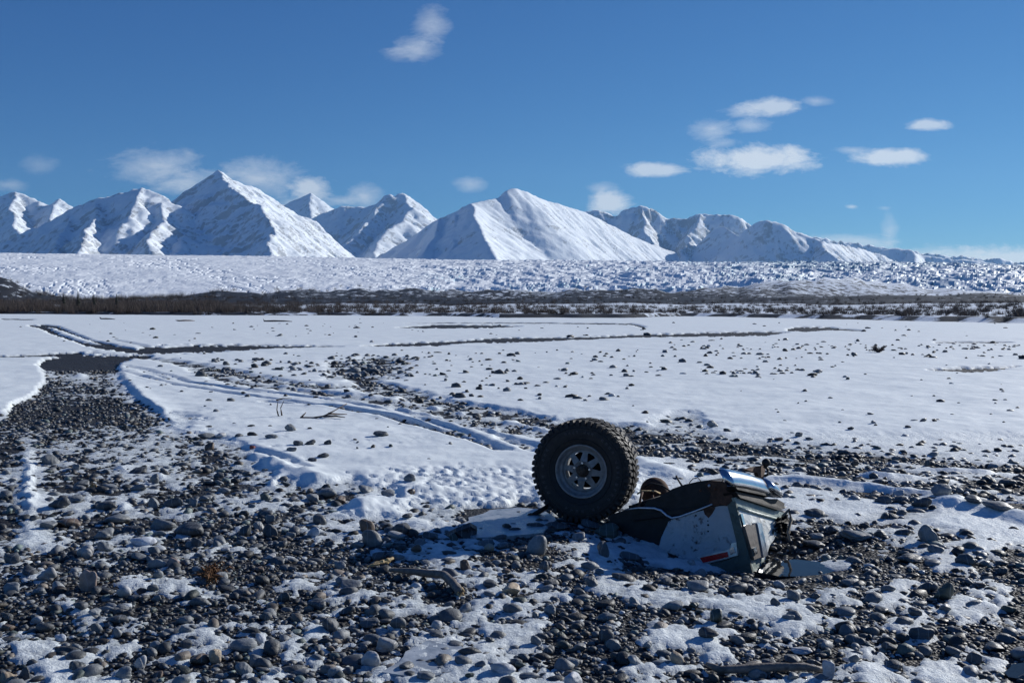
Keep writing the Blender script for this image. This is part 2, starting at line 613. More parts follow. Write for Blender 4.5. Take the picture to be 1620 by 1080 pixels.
def mat_snow():
    m, w, b = new_mat('snow')
    p = pos(w)
    n = w.noise(p, 1.3, 5, 0.6)
    n2 = w.noise(p, 9.0, 5, 0.65)
    col = w.mix(w.ramp(n, [(0.3, 0.0), (0.7, 1.0)]), (0.74, 0.80, 0.81, 1), (0.82, 0.87, 0.87, 1))
    at_ = w.n('ShaderNodeAttribute', attribute_name='thin')
    dirt = w.math('MULTIPLY', at_.outputs['Fac'], w.ramp(n2, [(0.26, 0.0), (0.62, 1.0)]))
    col = w.mix(w.math('MULTIPLY', dirt, 0.85), col, (0.22, 0.25, 0.27, 1))
    w.put(b.inputs['Base Color'], col)
    b.inputs['Roughness'].default_value = 0.62
    b.inputs['Specular IOR Level'].default_value = 0.25
    fine = w.noise(p, 60.0, 3, 0.6)
    crust = w.n('ShaderNodeAttribute', attribute_name='crust').outputs['Fac']
    med = w.noise(p, 26.0, 5, 0.7)
    hsum = w.math('ADD', w.math('MULTIPLY', n2, 0.5), w.math('MULTIPLY', fine, 0.25))
    hsum = w.math('ADD', hsum, w.math('MULTIPLY', w.math('MULTIPLY', med, crust), 2.2))
    bb = w.bump(hsum, 0.5, 0.02)
    w.put(b.inputs['Normal'], bb)
    return m


def mat_ground():
    m, w, b = new_mat('gravel_ground')
    p = pos(w)
    vor = w.n('ShaderNodeTexVoronoi'); vor.inputs['Scale'].default_value = 42.0
    w.put(vor.inputs['Vector'], p)
    vor2 = w.n('ShaderNodeTexVoronoi'); vor2.inputs['Scale'].default_value = 14.0
    w.put(vor2.inputs['Vector'], p)
    n = w.noise(p, 3.0, 4)
    sepc = w.n('ShaderNodeSeparateColor'); w.put(sepc.inputs[0], vor.outputs['Color'])
    g = w.mix(sepc.outputs[0], (0.014, 0.015, 0.017, 1), (0.060, 0.063, 0.068, 1))
    g = w.mix(w.ramp(n, [(0.42, 0.0), (0.62, 0.8)]), g, (0.030, 0.027, 0.024, 1))
    at_ = w.n('ShaderNodeAttribute', attribute_name='snow')
    ns = w.noise(p, 0.16, 6, 0.7)
    ns2 = w.noise(p, 0.045, 5, 0.6)
    mixn = w.math('ADD', w.math('MULTIPLY', ns, 0.8), w.math('MULTIPLY', ns2, 0.2))
    s = w.math('MULTIPLY', w.math('SUBTRACT', w.math('ADD', at_.outputs['Fac'], mixn), 1.0), 14.0, clamp=True)
    col = w.mix(s, g, (0.70, 0.77, 0.84, 1))
    w.put(b.inputs['Base Color'], col)
    w.put(b.inputs['Roughness'], w.math('ADD', 0.6, w.math('MULTIPLY', s, 0.3)))
    b.inputs['Specular IOR Level'].default_value = 0.12
    hgt = w.math('ADD', w.math('MULTIPLY', vor.outputs['Distance'], -1.0), w.math('MULTIPLY', vor2.outputs['Distance'], -1.2))
    w.put(b.inputs['Normal'], w.bump(hgt, 0.9, 0.02))
    return m


def mat_pebble(attr=True, name='pebble'):
    m, w, b = new_mat(name)
    if attr:
        c = w.n('ShaderNodeAttribute', attribute_name='tint').outputs['Color']
        p = pos(w)
        s1, s2 = 30.0, 140.0
    else:
        c = w.n('ShaderNodeObjectInfo').outputs['Color']
        oi = w.n('ShaderNodeObjectInfo')
        vm = w.n('ShaderNodeVectorMath', operation='ADD')
        w.put(vm.inputs[0], pos(w)); w.put(vm.inputs[1], oi.outputs['Location'])
        p = vm.outputs[0]
        s1, s2 = 14.0, 90.0
    n = w.noise(p, s1, 5, 0.65)
    n2 = w.noise(p, s2, 3, 0.6)
    k = w.ramp(n, [(0.3, 0.62), (0.7, 1.35)])
    col = w.mix(1.0, c, k, 'MULTIPLY')
    col = w.mix(w.ramp(n2, [(0.55, 0.0), (0.8, 0.5)]), col, w.mix(1.0, c, (1.9, 1.9, 1.85, 1), 'MULTIPLY'))
    if not attr:   # pale mineral veins
        wv = w.n('ShaderNodeTexWave'); wv.inputs['Scale'].default_value = 5.5; wv.inputs['Distortion'].default_value = 5.0
        wv.inputs['Detail'].default_value = 2.0
        w.put(wv.inputs['Vector'], p)
        col = w.mix(w.ramp(wv.outputs['Fac'], [(0.965, 0.0), (1.0, 0.45)]), col, (0.30, 0.31, 0.32, 1))
    w.put(b.inputs['Base Color'], col)
    w.put(b.inputs['Roughness'], w.ramp(n, [(0.3, 0.42), (0.7, 0.72)]))
    b.inputs['Specular IOR Level'].default_value = 0.4
    w.put(b.inputs['Normal'], w.bump(w.math('ADD', n, w.math('MULTIPLY', n2, 0.4)), 0.45, 0.012))
    return m


def mat_simple(name, col, rough=0.6, metal=0.0, spec=0.5, var=0.25, scale=12.0, bump=0.2, coat=0.0, dist=0.01):
    m, w, b = new_mat(name)
    n = w.noise(pos(w), scale, 5, 0.6)
    lo = tuple(c * (1 - var) for c in col) + (1,); hi = tuple(min(1, c * (1 + var)) for c in col) + (1,)
    w.put(b.inputs['Base Color'], w.mix(w.ramp(n, [(0.3, 0.0), (0.7, 1.0)]), lo, hi))
    b.inputs['Roughness'].default_value = rough
    b.inputs['Metallic'].default_value = metal
    b.inputs['Specular IOR Level'].default_value = spec
    b.inputs['Coat Weight'].default_value = coat
    if bump:
        w.put(b.inputs['Normal'], w.bump(n, bump, dist))
    return m


def mat_paint(name, col, rust=0.5, mud=0.4, rough=0.45):
    """old paint, dirty, rusting through in patches"""
    m, w, b = new_mat(name)
    p = pos(w)
    n = w.noise(p, 5.0, 6, 0.7)
    n2 = w.noise(p, 22.0, 5, 0.7)
    n3 = w.noise(p, 3.2, 5, 0.6, 0.6)
    c = w.mix(w.ramp(n, [(0.35, 0.0), (0.75, mud)]), col + (1,), (0.16, 0.15, 0.13, 1))
    rm = w.math('MULTIPLY', w.ramp(n2, [(0.54, 0.0), (0.64, 1.0)]), w.ramp(n3, [(0.50, 0.0), (0.60, rust)]))
    c = w.mix(rm, c, (0.055, 0.022, 0.012, 1))
    w.put(b.inputs['Base Color'], c)
    w.put(b.inputs['Roughness'], w.math('ADD', rough, w.math('MULTIPLY', n, 0.25)))
    w.put(b.inputs['Normal'], w.bump(w.math('ADD', n3, w.math('MULTIPLY', rm, -0.3)), 0.6, 0.06))
    return m


def mat_mountain():
    m, w, b = new_mat('mountain_snow')
    p = pos(w)
    geo = w.n('ShaderNodeNewGeometry')
    sep = w.n('ShaderNodeSeparateXYZ'); w.put(sep.inputs[0], geo.outputs['True Normal'])
    sc = w.n('ShaderNodeVectorMath', operation='MULTIPLY'); w.put(sc.inputs[0], p); sc.inputs[1].default_value = (1, 1, 0.35)
    n = w.noise(sc.outputs[0], 0.011, 7, 0.68, 0.4)
    n2 = w.noise(p, 0.0022, 4, 0.6)
    steep = w.math('SUBTRACT', 1.0, sep.outputs[2])
    rock = w.math('ADD', w.math('MULTIPLY', w.math('SUBTRACT', steep, 0.235), 4.2), w.math('MULTIPLY', w.math('SUBTRACT', n, 0.57), 4.2))
    rock = w.math('ADD', rock, w.math('MULTIPLY', w.math('SUBTRACT', n2, 0.55), 2.2))
    rock = w.math('MULTIPLY', rock, 1.6, clamp=True)
    col = w.mix(w.math('MULTIPLY', rock, 0.55), (0.84, 0.90, 0.94, 1), (0.13, 0.135, 0.15, 1))
    w.put(b.inputs['Base Color'], col)
    b.inputs['Roughness'].default_value = 0.75
    b.inputs['Specular IOR Level'].default_value = 0.1
    w.put(b.inputs['Normal'], w.bump(n, 0.3, 22.0))
    return m


def mat_glacier():
    m, w, b = new_mat('glacier_ice')
    p = pos(w)
    geo = w.n('ShaderNodeNewGeometry')
    sep = w.n('ShaderNodeSeparateXYZ'); w.put(sep.inputs[0], geo.outputs['True Normal'])
    n = w.noise(p, 0.03, 6, 0.65)
    steep = w.math('SUBTRACT', 1.0, sep.outputs[2])
    ice = w.math('ADD', w.math('MULTIPLY', w.math('SUBTRACT', steep, 0.16), 3.5), w.math('MULTIPLY', w.math('SUBTRACT', n, 0.52), 2.0))
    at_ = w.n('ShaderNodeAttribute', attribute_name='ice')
    ice = w.math('ADD', ice, w.math('MULTIPLY', at_.outputs['Fac'], 1.05))  # attribute: blue ice, and shade of the right side put into the colour
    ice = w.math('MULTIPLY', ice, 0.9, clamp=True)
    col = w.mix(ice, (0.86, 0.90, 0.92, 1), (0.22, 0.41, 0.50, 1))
    w.put(b.inputs['Base Color'], col)
    b.inputs['Roughness'].default_value = 0.6
    b.inputs['Specular IOR Level'].default_value = 0.2
    w.put(b.inputs['Normal'], w.bump(n, 0.5, 4.0))
    return m


M = {}
M['snow'] = mat_snow()
M['ground'] = mat_ground()
M['pebble'] = mat_pebble(True, 'pebble')
M['stone'] = mat_pebble(False, 'river_stone')
M['mountain'] = mat_mountain()
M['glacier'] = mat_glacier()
M['brush'] = mat_simple('brush_twigs', (0.070, 0.050, 0.040), 0.85, var=0.4, scale=0.3, bump=0)
M['spruce'] = mat_simple('spruce_needles', (0.022, 0.030, 0.022), 0.8, var=0.3, scale=2.0, bump=0)
M['bark'] = mat_simple('bark', (0.045, 0.035, 0.028), 0.85, scale=40)
M['driftwood'] = mat_simple('driftwood', (0.15, 0.13, 0.115), 0.7, var=0.45, scale=28, bump=0.5)
M['splinter'] = mat_simple('fresh_wood', (0.42, 0.30, 0.14), 0.7, var=0.4, scale=60, bump=0.5)
M['twig'] = mat_simple('dead_twig', (0.07, 0.05, 0.042), 0.8, var=0.4, scale=30, bump=0.2)


def mat_rubber():
    """old tyre rubber with dried silt in patches"""
    m, w, b = new_mat('tyre_rubber')
    p = pos(w)
    n = w.noise(p, 9.0, 6, 0.7)
    n2 = w.noise(p, 45.0, 4, 0.6)
    c = w.mix(w.ramp(n2, [(0.3, 0.0), (0.7, 1.0)]), (0.009, 0.009, 0.010, 1), (0.019, 0.018, 0.019, 1))
    c = w.mix(w.ramp(n, [(0.50, 0.0), (0.72, 0.75)]), c, (0.062, 0.056, 0.050, 1))
    w.put(b.inputs['Base Color'], c)
    w.put(b.inputs['Roughness'], w.ramp(n, [(0.3, 0.55), (0.7, 0.9)]))
    w.put(b.inputs['Normal'], w.bump(n2, 0.3, 0.006))
    return m


M['rubber'] = mat_rubber()
M['letter'] = mat_simple('tyre_letter', (0.075, 0.070, 0.072), 0.7, var=0.3, scale=30, bump=0)
M['rim'] = mat_simple('rim_steel', (0.235, 0.235, 0.235), 0.50, metal=0.2, var=0.3, scale=22, bump=0.15)
M['hub'] = mat_simple('hub_rust', (0.055, 0.038, 0.026), 0.75, var=0.5, scale=50, bump=0.4)
M['rust'] = mat_simple('rust', (0.075, 0.034, 0.020), 0.85, var=0.6, scale=24, bump=0.6)
M['shadedrust'] = mat_simple('grimy_steel_shaded', (0.014, 0.012, 0.012), 0.65, var=0.6, scale=14, bump=0.5, metal=0.2)  # grime and rust, base colour darkened further to read as shadow
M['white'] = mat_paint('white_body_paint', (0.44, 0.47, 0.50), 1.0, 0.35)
M['sunlitwhite'] = mat_paint('tailgate_paint_sunlit', (0.64, 0.68, 0.67), 0.6, 0.25)  # lighter copy of the white paint, sunlight on the tail put into the colour
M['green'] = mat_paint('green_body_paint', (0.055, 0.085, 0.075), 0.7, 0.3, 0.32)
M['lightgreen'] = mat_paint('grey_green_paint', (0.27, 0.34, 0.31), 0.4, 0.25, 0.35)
M['chrome'] = mat_simple('chrome', (0.55, 0.57, 0.60), 0.15, metal=1.0, var=0.12, scale=9, bump=0.10)
M['trim'] = mat_simple('bright_trim', (0.55, 0.57, 0.60), 0.28, metal=0.85, var=0.2, scale=30, bump=0.1)
M['redlens'] = mat_simple('red_lens', (0.50, 0.012, 0.014), 0.2, var=0.25, scale=60, bump=0.1, coat=0.5)
M['brownlens'] = mat_simple('dull_lamp_body', (0.125, 0.100, 0.082), 0.45, var=0.4, scale=30)
M['mat'] = mat_simple('torn_matting', (0.17, 0.15, 0.125), 0.9, var=0.5, scale=30, bump=0.7)


def mat_water():
    m, w, b = new_mat('puddle_water')
    p = pos(w)
    b.inputs['Base Color'].default_value = (0.018, 0.020, 0.022, 1)
    b.inputs['Roughness'].default_value = 0.03
    b.inputs['Specular IOR Level'].default_value = 0.22
    b.inputs['IOR'].default_value = 1.33
    w.put(b.inputs['Normal'], w.bump(w.noise(p, 7.0, 3), 0.05, 0.02))
    return m


def mat_ice():
    m, w, b = new_mat('pool_ice')
    p = pos(w)
    n = w.noise(p, 7.0, 6, 0.65)
    w.put(b.inputs['Base Color'], w.mix(w.ramp(n, [(0.35, 0.0), (0.65, 1.0)]), (0.16, 0.18, 0.20, 1), (0.42, 0.46, 0.50, 1)))
    w.put(b.inputs['Roughness'], w.ramp(n, [(0.3, 0.18), (0.7, 0.5)]))
    w.put(b.inputs['Normal'], w.bump(n, 0.25, 0.02))
    return m


M['water'] = mat_water()
M['ice'] = mat_ice()


# ------------------------------------------------------------------ ground sheet (to the horizon) and snow sheet
def build_ground():
    # azimuth: dense in front of the camera, coarse elsewhere
    fa = np.radians(np.linspace(-46, 46, 300))
    ba = np.radians(np.linspace(46, 314, 70))[1:-1]
    az = np.concatenate([fa, ba, [fa[0] + 2 * math.pi]])
    r = np.exp(np.concatenate([np.linspace(math.log(0.6), math.log(2.5), 12)[:-1], np.linspace(math.log(2.5), math.log(60), 260)[:-1], np.linspace(math.log(60), math.log(600), 190)[:-1], np.linspace(math.log(600), math.log(17500), 60)]))
    A, R = np.meshgrid(az, r)
    X, Y = np.sin(A) * R, np.cos(A) * R
    Z = ground_h(X, Y)
    # snow paint for the ground past the modelled snow sheet
    e = Y - bank_dist(X, Y)
    px, py = project(X, Y, 0 * X)
    snow = np.full(X.shape, -1.0)
    beyond = (e > -1)
    cut = sstep(780, 800, px) * (1 - sstep(995, 1010, px))
    slope = np.where(e < 6, np.where(cut > 0.5, -0.4, 0.50 + 0.3 * fbm(X / 6, Y / 6, 2, 97)), 0.62)
    left = 1 - sstep(-0.35, -0.1, X / np.maximum(Y, 1))
    terr = slope - 0.10 * left * (e < 120)
    terr = np.where(e > 200, 0.42 + 0.17 * sstep(420, 800, e), terr)
    lm = np.exp(-((X + 384) / 60) ** 2 - ((Y - 720) / 80) ** 2)
    terr = terr + 0.04 * lm
    snow = np.where(beyond, terr, snow)
    behind = (np.abs(np.arctan2(X, Y)) > math.radians(45.5)) | (R < 2.6)
    snow = np.where(behind & ~beyond, 0.55 + 0.3 * sstep(6, 30, R), snow)
    V = np.stack([X, Y, Z], -1).reshape(-1, 3)
    F = grid_faces(len(r), len(az))[:, ::-1]
    n0 = len(V)
    V = np.vstack([V, [[0, 0, float(Z[0].mean())]]])
    me = np_mesh('ground', V, F, M['ground'])
    # close the centre with a fan
    bm = bmesh.new(); bm.from_mesh(me); bm.verts.ensure_lookup_table()
    for i in range(len(az) - 1):
        bm.faces.new((bm.verts[n0], bm.verts[i + 1], bm.verts[i])).smooth = True
    bm.to_mesh(me); bm.free()
    set_attr(me, 'snow', np.concatenate([snow.ravel(), [0.5]]))
    o = link(bpy.data.objects.new('ground', me))
    tag(o, kind='structure')


def build_snow():
    az = np.radians(np.linspace(-46, 46, 560))
    r = np.exp(np.linspace(math.log(2.4), math.log(330), 800))
    A, R = np.meshgrid(az, r)
    X, Y = np.sin(A) * R, np.cos(A) * R
    G = ground_h(X, Y)
    T = snow_t(X, Y)
    LUT['G'] = G; LUT['S'] = G + np.maximum(T, 0)
    e = Y - bank_dist(X, Y)
    T = np.where(e > -2.0, T - 0.06 * np.clip(e + 2.0, 0, 3), T)
    T = np.where(R > 60, np.where(T > 0, T * 1.4, T * 1.5), T)
    Z = G + T
    q = np.maximum(np.maximum(T[:-1, :-1], T[1:, :-1]), np.maximum(T[:-1, 1:], T[1:, 1:]))
    keep = (q > -0.008) & (e[:-1, :-1] < 2.5)
    V = np.stack([X, Y, Z], -1).reshape(-1, 3)
    F = grid_faces(len(r), len(az), keep)[:, ::-1]
    V, F, used = compact(V, F)
    me = np_mesh('snow', V, F, M['snow'])
    thin = 1 - sstep(0.003, 0.030, T)
    set_attr(me, 'thin', thin.ravel()[used])
    set_attr(me, 'crust', ((1 - sstep(0.032, 0.058, T)) * (1 - sstep(12, 25, Y))).ravel()[used])
    o = link(bpy.data.objects.new('snow', me))
    tag(o, 'white snow cover with wheel ruts lying over the river flat', None, None, 'structure')
    return o


build_ground()
build_snow()


# ------------------------------------------------------------------ mountains
def seg_height(x, y, segs, seed, rough):
    """max over ridge lines of ridge height minus slope times distance"""
    best = np.full(x.shape, -1e9)
    s0 = 0.0
    for (P, sl) in segs:
        s0 += 777.0
        for i in range(len(P) - 1):
            a, b = P[i], P[i + 1]
            vx, vy = b[0] - a[0], b[1] - a[1]
            L2 = vx * vx + vy * vy + 1e-6
            t = np.clip(((x - a[0]) * vx + (y - a[1]) * vy) / L2, 0, 1)
            d = np.hypot(x - a[0] - t * vx, y - a[1] - t * vy)
            side = ((x - a[0]) * vy - (y - a[1]) * vx) > 0
            L = math.sqrt(L2)
            s_ = s0 + t * L + (0.12 * d) * np.where(side, 1, -1) + np.where(side, 0, 3000)
            rib = 1 - np.abs(perlin(s_ / 230, d / 1500, seed)) * 2.2 + 0.55 * (1 - np.abs(perlin(s_ / 95, d / 800, seed + 1)) * 2.2) + 0.3 * (1 - np.abs(perlin(s_ / 42, d / 350, seed + 2)) * 2.2)
            z = a[2] + t * (b[2] - a[2]) - d * sl * (1.0 - np.minimum(0.00006 * d, 0.25)) + rough * 46 * (rib - 0.95) * (1 - np.exp(-d / 160))
            best = np.maximum(best, z)
            s0 += L
    return best


def mountain(name, label, ridges, step, seed, rough=1.0, slope=0.86):
    """ridges: lists of (px, py, depth); the first is the skyline, the others are spurs"""
    segs = []
    allp = []
    for r_ in ridges:
        sl = slope
        if isinstance(r_, tuple):
            sl, r_ = r_
        if segs:        # spurs stand well out in front of the face behind them
            r_ = [(px, py, r_[0][2] + (D - r_[0][2]) * 1.38) for (px, py, D) in r_]
        P = [at(px, py, D) for (px, py, D) in r_]
        segs.append((P, sl))
        allp += P
    xs = [p.x for p in allp]; ys = [p.y for p in allp]
    zmax = max(p.z for p in allp)
    x0, x1 = min(xs) - 500, max(xs) + 500
    y0 = min(min(ys) - 500, max(ys) - zmax / slope * 1.15); y1 = max(ys) + 900
    gx = np.arange(x0, x1, step); gy = np.arange(y0, y1, step * 1.35)
    X, Y = np.meshgrid(gx, gy)
    wx = 90 * rough * fbm(X / 620, Y / 620, 3, seed) + 26 * rough * fbm(X / 130, Y / 130, 3, seed + 3)
    wy = 90 * rough * fbm(X / 620, Y / 620, 3, seed + 5) + 26 * rough * fbm(X / 130, Y / 130, 3, seed + 7)
    Z = seg_height(X + wx, Y + wy, segs, seed, rough)
    prom = np.clip((zmax - Z) / max(zmax, 1), 0, 1)
    # gullies running downhill, small crags
    Z = Z + rough * (26 * ridged(X / 300, Y / 420, 4, seed + 9) + 13 * ridged(X / 75, Y / 75, 3, seed + 11)) * (0.55 + 0.8 * prom) - 8
    keep = np.maximum(np.maximum(Z[:-1, :-1], Z[1:, :-1]), np.maximum(Z[:-1, 1:], Z[1:, 1:])) > -30
    V = np.stack([X, Y, Z], -1).reshape(-1, 3)
    F = grid_faces(len(gy), len(gx), keep)
    V, F, _ = compact(V, F)
    o = link(bpy.data.objects.new(name, np_mesh(name, V, F, M['mountain'])))
    tag(o, label, None, None, 'structure')
    return o


def dd(pts, D):
    return [(a, b, D + (c if len(q) > 2 else 0)) for q in pts for (a, b, c) in [(q + (0,))[:3]]]


mountain('mountain', 'sharp snowy pyramid peak, tallest on the left skyline', [
    dd([(285, 327, 100), (300, 312, 60), (322, 290, 20), (335, 281), (350, 268), (372, 280, 150), (390, 292, 320), (410, 300, 520), (430, 315, 700), (450, 325, 880), (470, 340, 1050), (490, 350, 1200), (510, 370, 1350), (530, 395, 1500), (550, 414, 1600)], 9500),
    (0.78, dd([(350, 268), (354, 284, -150), (372, 300, -420), (390, 316, -650), (418, 334, -900), (424, 368, -1300), (428, 404, -1700)], 9500)),
    dd([(322, 290, 20), (306, 322, -300), (288, 338, -480), (262, 378, -900), (232, 408, -1250)], 9500),
    (0.85, dd([(354, 290, -160), (346, 322, -430), (328, 346, -700), (300, 376, -1050), (270, 408, -1400)], 9500)),
    (0.9, dd([(372, 304, -420), (352, 345, -800), (345, 380, -1100)], 9500)),
], 15, 101, 1.05)
mountain('mountain', 'broad snowy shoulder mountain left of the pyramid peak', [
    dd([(-150, 445), (-60, 412), (0, 388), (60, 360), (110, 333), (150, 315), (180, 308), (205, 300), (225, 298), (245, 303), (262, 315, -20), (286, 328, -60), (306, 350, -150), (325, 380, -280), (345, 412, -420)], 8700),
    (0.85, dd([(225, 298), (216, 320, -200), (204, 342, -380), (188, 368, -560)], 8700)),
    (0.9, dd([(152, 315), (146, 345, -350), (130, 378, -800), (118, 408, -1200)], 8700)),
    (0.9, dd([(108, 334), (96, 372, -450), (84, 405, -900)], 8700)),
    (0.85, dd([(262, 315), (262, 345, -300), (240, 385, -800)], 8700)),
], 16, 131, 1.05)
mountain('mountain', 'snowy mountain at the far left edge of the skyline', [
    dd([(-220, 360), (-100, 335), (-40, 322), (0, 311), (22, 302), (45, 312), (65, 318), (80, 326), (95, 314), (112, 326), (135, 345), (180, 385), (220, 410)], 13500),
    dd([(22, 302), (14, 335, -500), (30, 365, -1000), (20, 400, -1500)], 13500),
    dd([(95, 314), (75, 345, -450), (60, 380, -900)], 13500),
], 24, 151, 1.05)
mountain('mountain', 'distant twin-tipped snowy mountain between the two main peaks', [
    dd([(470, 356), (510, 337), (540, 327), (575, 327), (592, 323), (605, 311), (618, 306), (625, 313), (633, 305), (645, 309, 80), (655, 324, 250), (670, 334, 500), (690, 348, 800), (725, 380, 1300), (770, 410, 1700)], 13500),
    (0.75, dd([(640, 307), (652, 330, -400), (638, 348, -800), (606, 376, -1300), (596, 404, -1800)], 13500)),
    dd([(606, 311), (590, 345, -500), (565, 370, -900), (540, 395, -1300)], 13500),
], 24, 171, 1.05)
mountain('mountain', 'small far snowy peak just right of the pyramid peak', [
    dd([(420, 350), (450, 325), (478, 313), (492, 305), (506, 316), (522, 328), (560, 345), (600, 370)], 16000),
    dd([(492, 305), (488, 340, -600), (500, 380, -1300)], 16000),
], 30, 181)
mountain('mountain', 'wide smooth white mountain in the middle of the skyline', [
    dd([(575, 416, -300), (620, 395, -260), (670, 360, -200), (695, 345, -160), (720, 335, -120), (748, 320, -60), (775, 315, 180), (790, 311, 300), (800, 301, 370), (815, 297, 470), (835, 303, 620), (850, 312, 730), (880, 321, 980), (905, 329, 1200), (925, 335, 1380), (945, 345, 1550), (985, 365, 1900), (1030, 385, 2300), (1080, 403, 2700), (1125, 420, 3000)], 9000),
    (0.62, dd([(748, 320, -60), (752, 345, -450), (760, 366, -800), (774, 394, -1300), (792, 418, -1700)], 9000)),
    (0.8, dd([(695, 345, -160), (690, 370, -450), (672, 400, -850)], 9000)),
    (0.8, dd([(722, 335, -120), (720, 365, -500), (712, 405, -1000)], 9000)),
], 15, 191, 0.48)
mountain('mountain', 'craggy blue-shaded ridge right of the wide white mountain', [
    dd([(860, 345), (905, 336), (945, 333), (965, 339), (975, 341), (985, 332), (1000, 327), (1020, 328), (1040, 335), (1060, 346), (1085, 345), (1110, 338), (1135, 340), (1160, 340), (1180, 353), (1200, 365), (1260, 395), (1320, 420)], 13000),
    dd([(1010, 328), (1015, 360, -500), (1040, 400, -1200)], 13000),
    dd([(1110, 338), (1095, 370, -500), (1080, 405, -1200)], 13000),
], 22, 211, 1.25, 1.05)
mountain('mountain', 'bright sunlit snow spur in front of the craggy ridge', [
    dd([(1128, 362, 300), (1142, 357, 150), (1152, 360), (1165, 369, -200), (1187, 386, -500), (1216, 396, -750), (1252, 424, -1200)], 11600),
    dd([(1142, 357, 150), (1125, 385, 100), (1095, 415, 0)], 11600),
], 18, 221, 0.7, 0.9)
mountain('mountain', 'dark blue-shaded rounded mountain on the right skyline', [
    dd([(1130, 410, 300), (1160, 380, 150), (1180, 362), (1195, 352), (1210, 348), (1235, 352), (1255, 362), (1280, 372), (1305, 384, -100), (1330, 387, 350), (1365, 394, 800), (1400, 405, 1200), (1445, 428, 1600)], 11000),
    (0.72, dd([(1300, 381, -80), (1304, 396, -350), (1322, 408, -650), (1335, 428, -1000)], 11000)),
    ], 18, 231, 0.75, 1.0)
mountain('mountain', 'low far snowy hills at the right edge under cloud', [
    dd([(1370, 410), (1395, 395), (1420, 391), (1440, 394), (1452, 402), (1500, 408), (1545, 412), (1600, 421), (1700, 432), (1850, 440)], 13500),
    dd([(1440, 394), (1447, 410, -500), (1450, 430, -1000)], 13500),
    dd([(1545, 412), (1548, 430, -700)], 13500),
], 26, 241, 0.8)


mountain('mountain', 'long low far ridge filling the gaps between the peaks', [
    dd([(-100, 350), (0, 338), (70, 334), (130, 342), (200, 330), (280, 332), (360, 325), (430, 322), (470, 326), (520, 333), (560, 338), (600, 344), (660, 350), (720, 345), (800, 340), (870, 338), (930, 342), (980, 346), (1060, 352), (1150, 352), (1230, 364), (1300, 378), (1350, 384), (1400, 392), (1470, 402), (1540, 408), (1620, 414), (1750, 420)], 17000),
], 34, 251, 1.6)


# ------------------------------------------------------------------ glacier
def build_glacier():
    az = np.radians(np.linspace(-37, 37, 760))
    s = np.linspace(0, 1, 230)
    tpx = np.array([-600, 0, 400, 700, 900, 1100, 1300, 1620, 2200.])
    toe = np.interp(CX + FPX * np.tan(az), tpx, [1350, 1350, 1400, 1450, 1400, 1250, 1250, 1150, 1100])
    top_py = np.interp(CX + FPX * np.tan(az), [-600, 0, 200, 400, 540, 700, 850, 1000, 1100, 1250, 1350, 1450, 1620, 2200], [406, 407, 409, 412, 415, 418, 420, 421, 425, 425, 426, 427, 431, 434])
    crest = 3600.0
    S, A = np.meshgrid(s, az, indexing='ij')
    Yd = toe[None, :] + (crest + 600 - toe[None, :]) * S ** 1.25
    X = np.tan(A) * Yd
    Y = Yd
    zc = CAMZ + (HORIZ - top_py) / FPX * crest
    f = np.clip((Y - toe[None, :]) / (crest - toe[None, :]), 0, 1.3)
    base = -4 + (zc[None, :] + 4) * (1 - (1 - np.minimum(f, 1)) ** 1.7)
    base = base - np.maximum(f - 1, 0) * 300
    px = CX + FPX * np.tan(A)
    ice = sstep(350, 1000, px)                      # the right side breaks into blue seracs
    lump = 2.2 * fbm(X / 60, Y / 110, 4, 301) + 1.6 * ridged(X / 34, Y / 60, 3, 303)
    ser = ridged(X / 64 + 0.4 * fbm(X / 80, Y / 80, 2, 7), Y / 120, 4, 305, 0.55)
    ser = np.maximum(ser, -0.3) * 12 * (1 + 0.6 * sstep(950, 1250, px))
    blocks = 5.0 * np.maximum(fbm(X / 18, Y / 45, 3, 309), 0) 
    env = 0.25 + 0.75 * sstep(0.0, 0.12, f)
    rx, ry = X * 0.87 + Y * 0.5, Y * 0.87 - X * 0.5
    q = np.abs(perlin(rx / 22, ry / 95, 331) + 0.35 * perlin(rx / 10, ry / 40, 333))
    crev = -3.4 * np.exp(-(q / 0.10) ** 2) * (0.15 + 0.95 * sstep(-0.15, 0.3, fbm(X / 190, Y / 300, 3, 335)))
    big = 3.0 * fbm(X / 150, Y / 260, 3, 337)
    top = sstep(0.45, 0.95, f) * sstep(150, 500, px)
    Z = base + env * ((0.42 + 0.25 * ice) * lump + (0.6 + 0.6 * ice) * crev + big + (ser + blocks) * np.maximum(0.15 * (1 - ice) + 0.75 * ice, 0.75 * top))
    Z = Z + env * ice * 7 * fbm(X / 260, Y / 300, 3, 311)
    Z = Z + ice * sstep(1000, 1500, px) * sstep(0.8, 1.0, f) * 9 * ridged(X / 190, Y / 300, 3, 313)
    V = np.stack([X, Y, Z], -1).reshape(-1, 3)
    F = grid_faces(len(s), len(az))
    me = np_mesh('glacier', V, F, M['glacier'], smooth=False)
    blue = sstep(900, 1350, px) * (0.35 + 0.65 * sstep(0.25, 0.7, f)) + 0.5 * sstep(500, 900, px) * sstep(0.6, 0.9, f)  # blue ice plus painted shade, stronger to the right and up towards the crest
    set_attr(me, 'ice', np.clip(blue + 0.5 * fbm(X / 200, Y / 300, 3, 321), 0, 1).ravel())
    o = link(bpy.data.objects.new('glacier', me))
    tag(o, 'wide white glacier broken into blue seracs below the mountains', None, None, 'structure')


build_glacier()


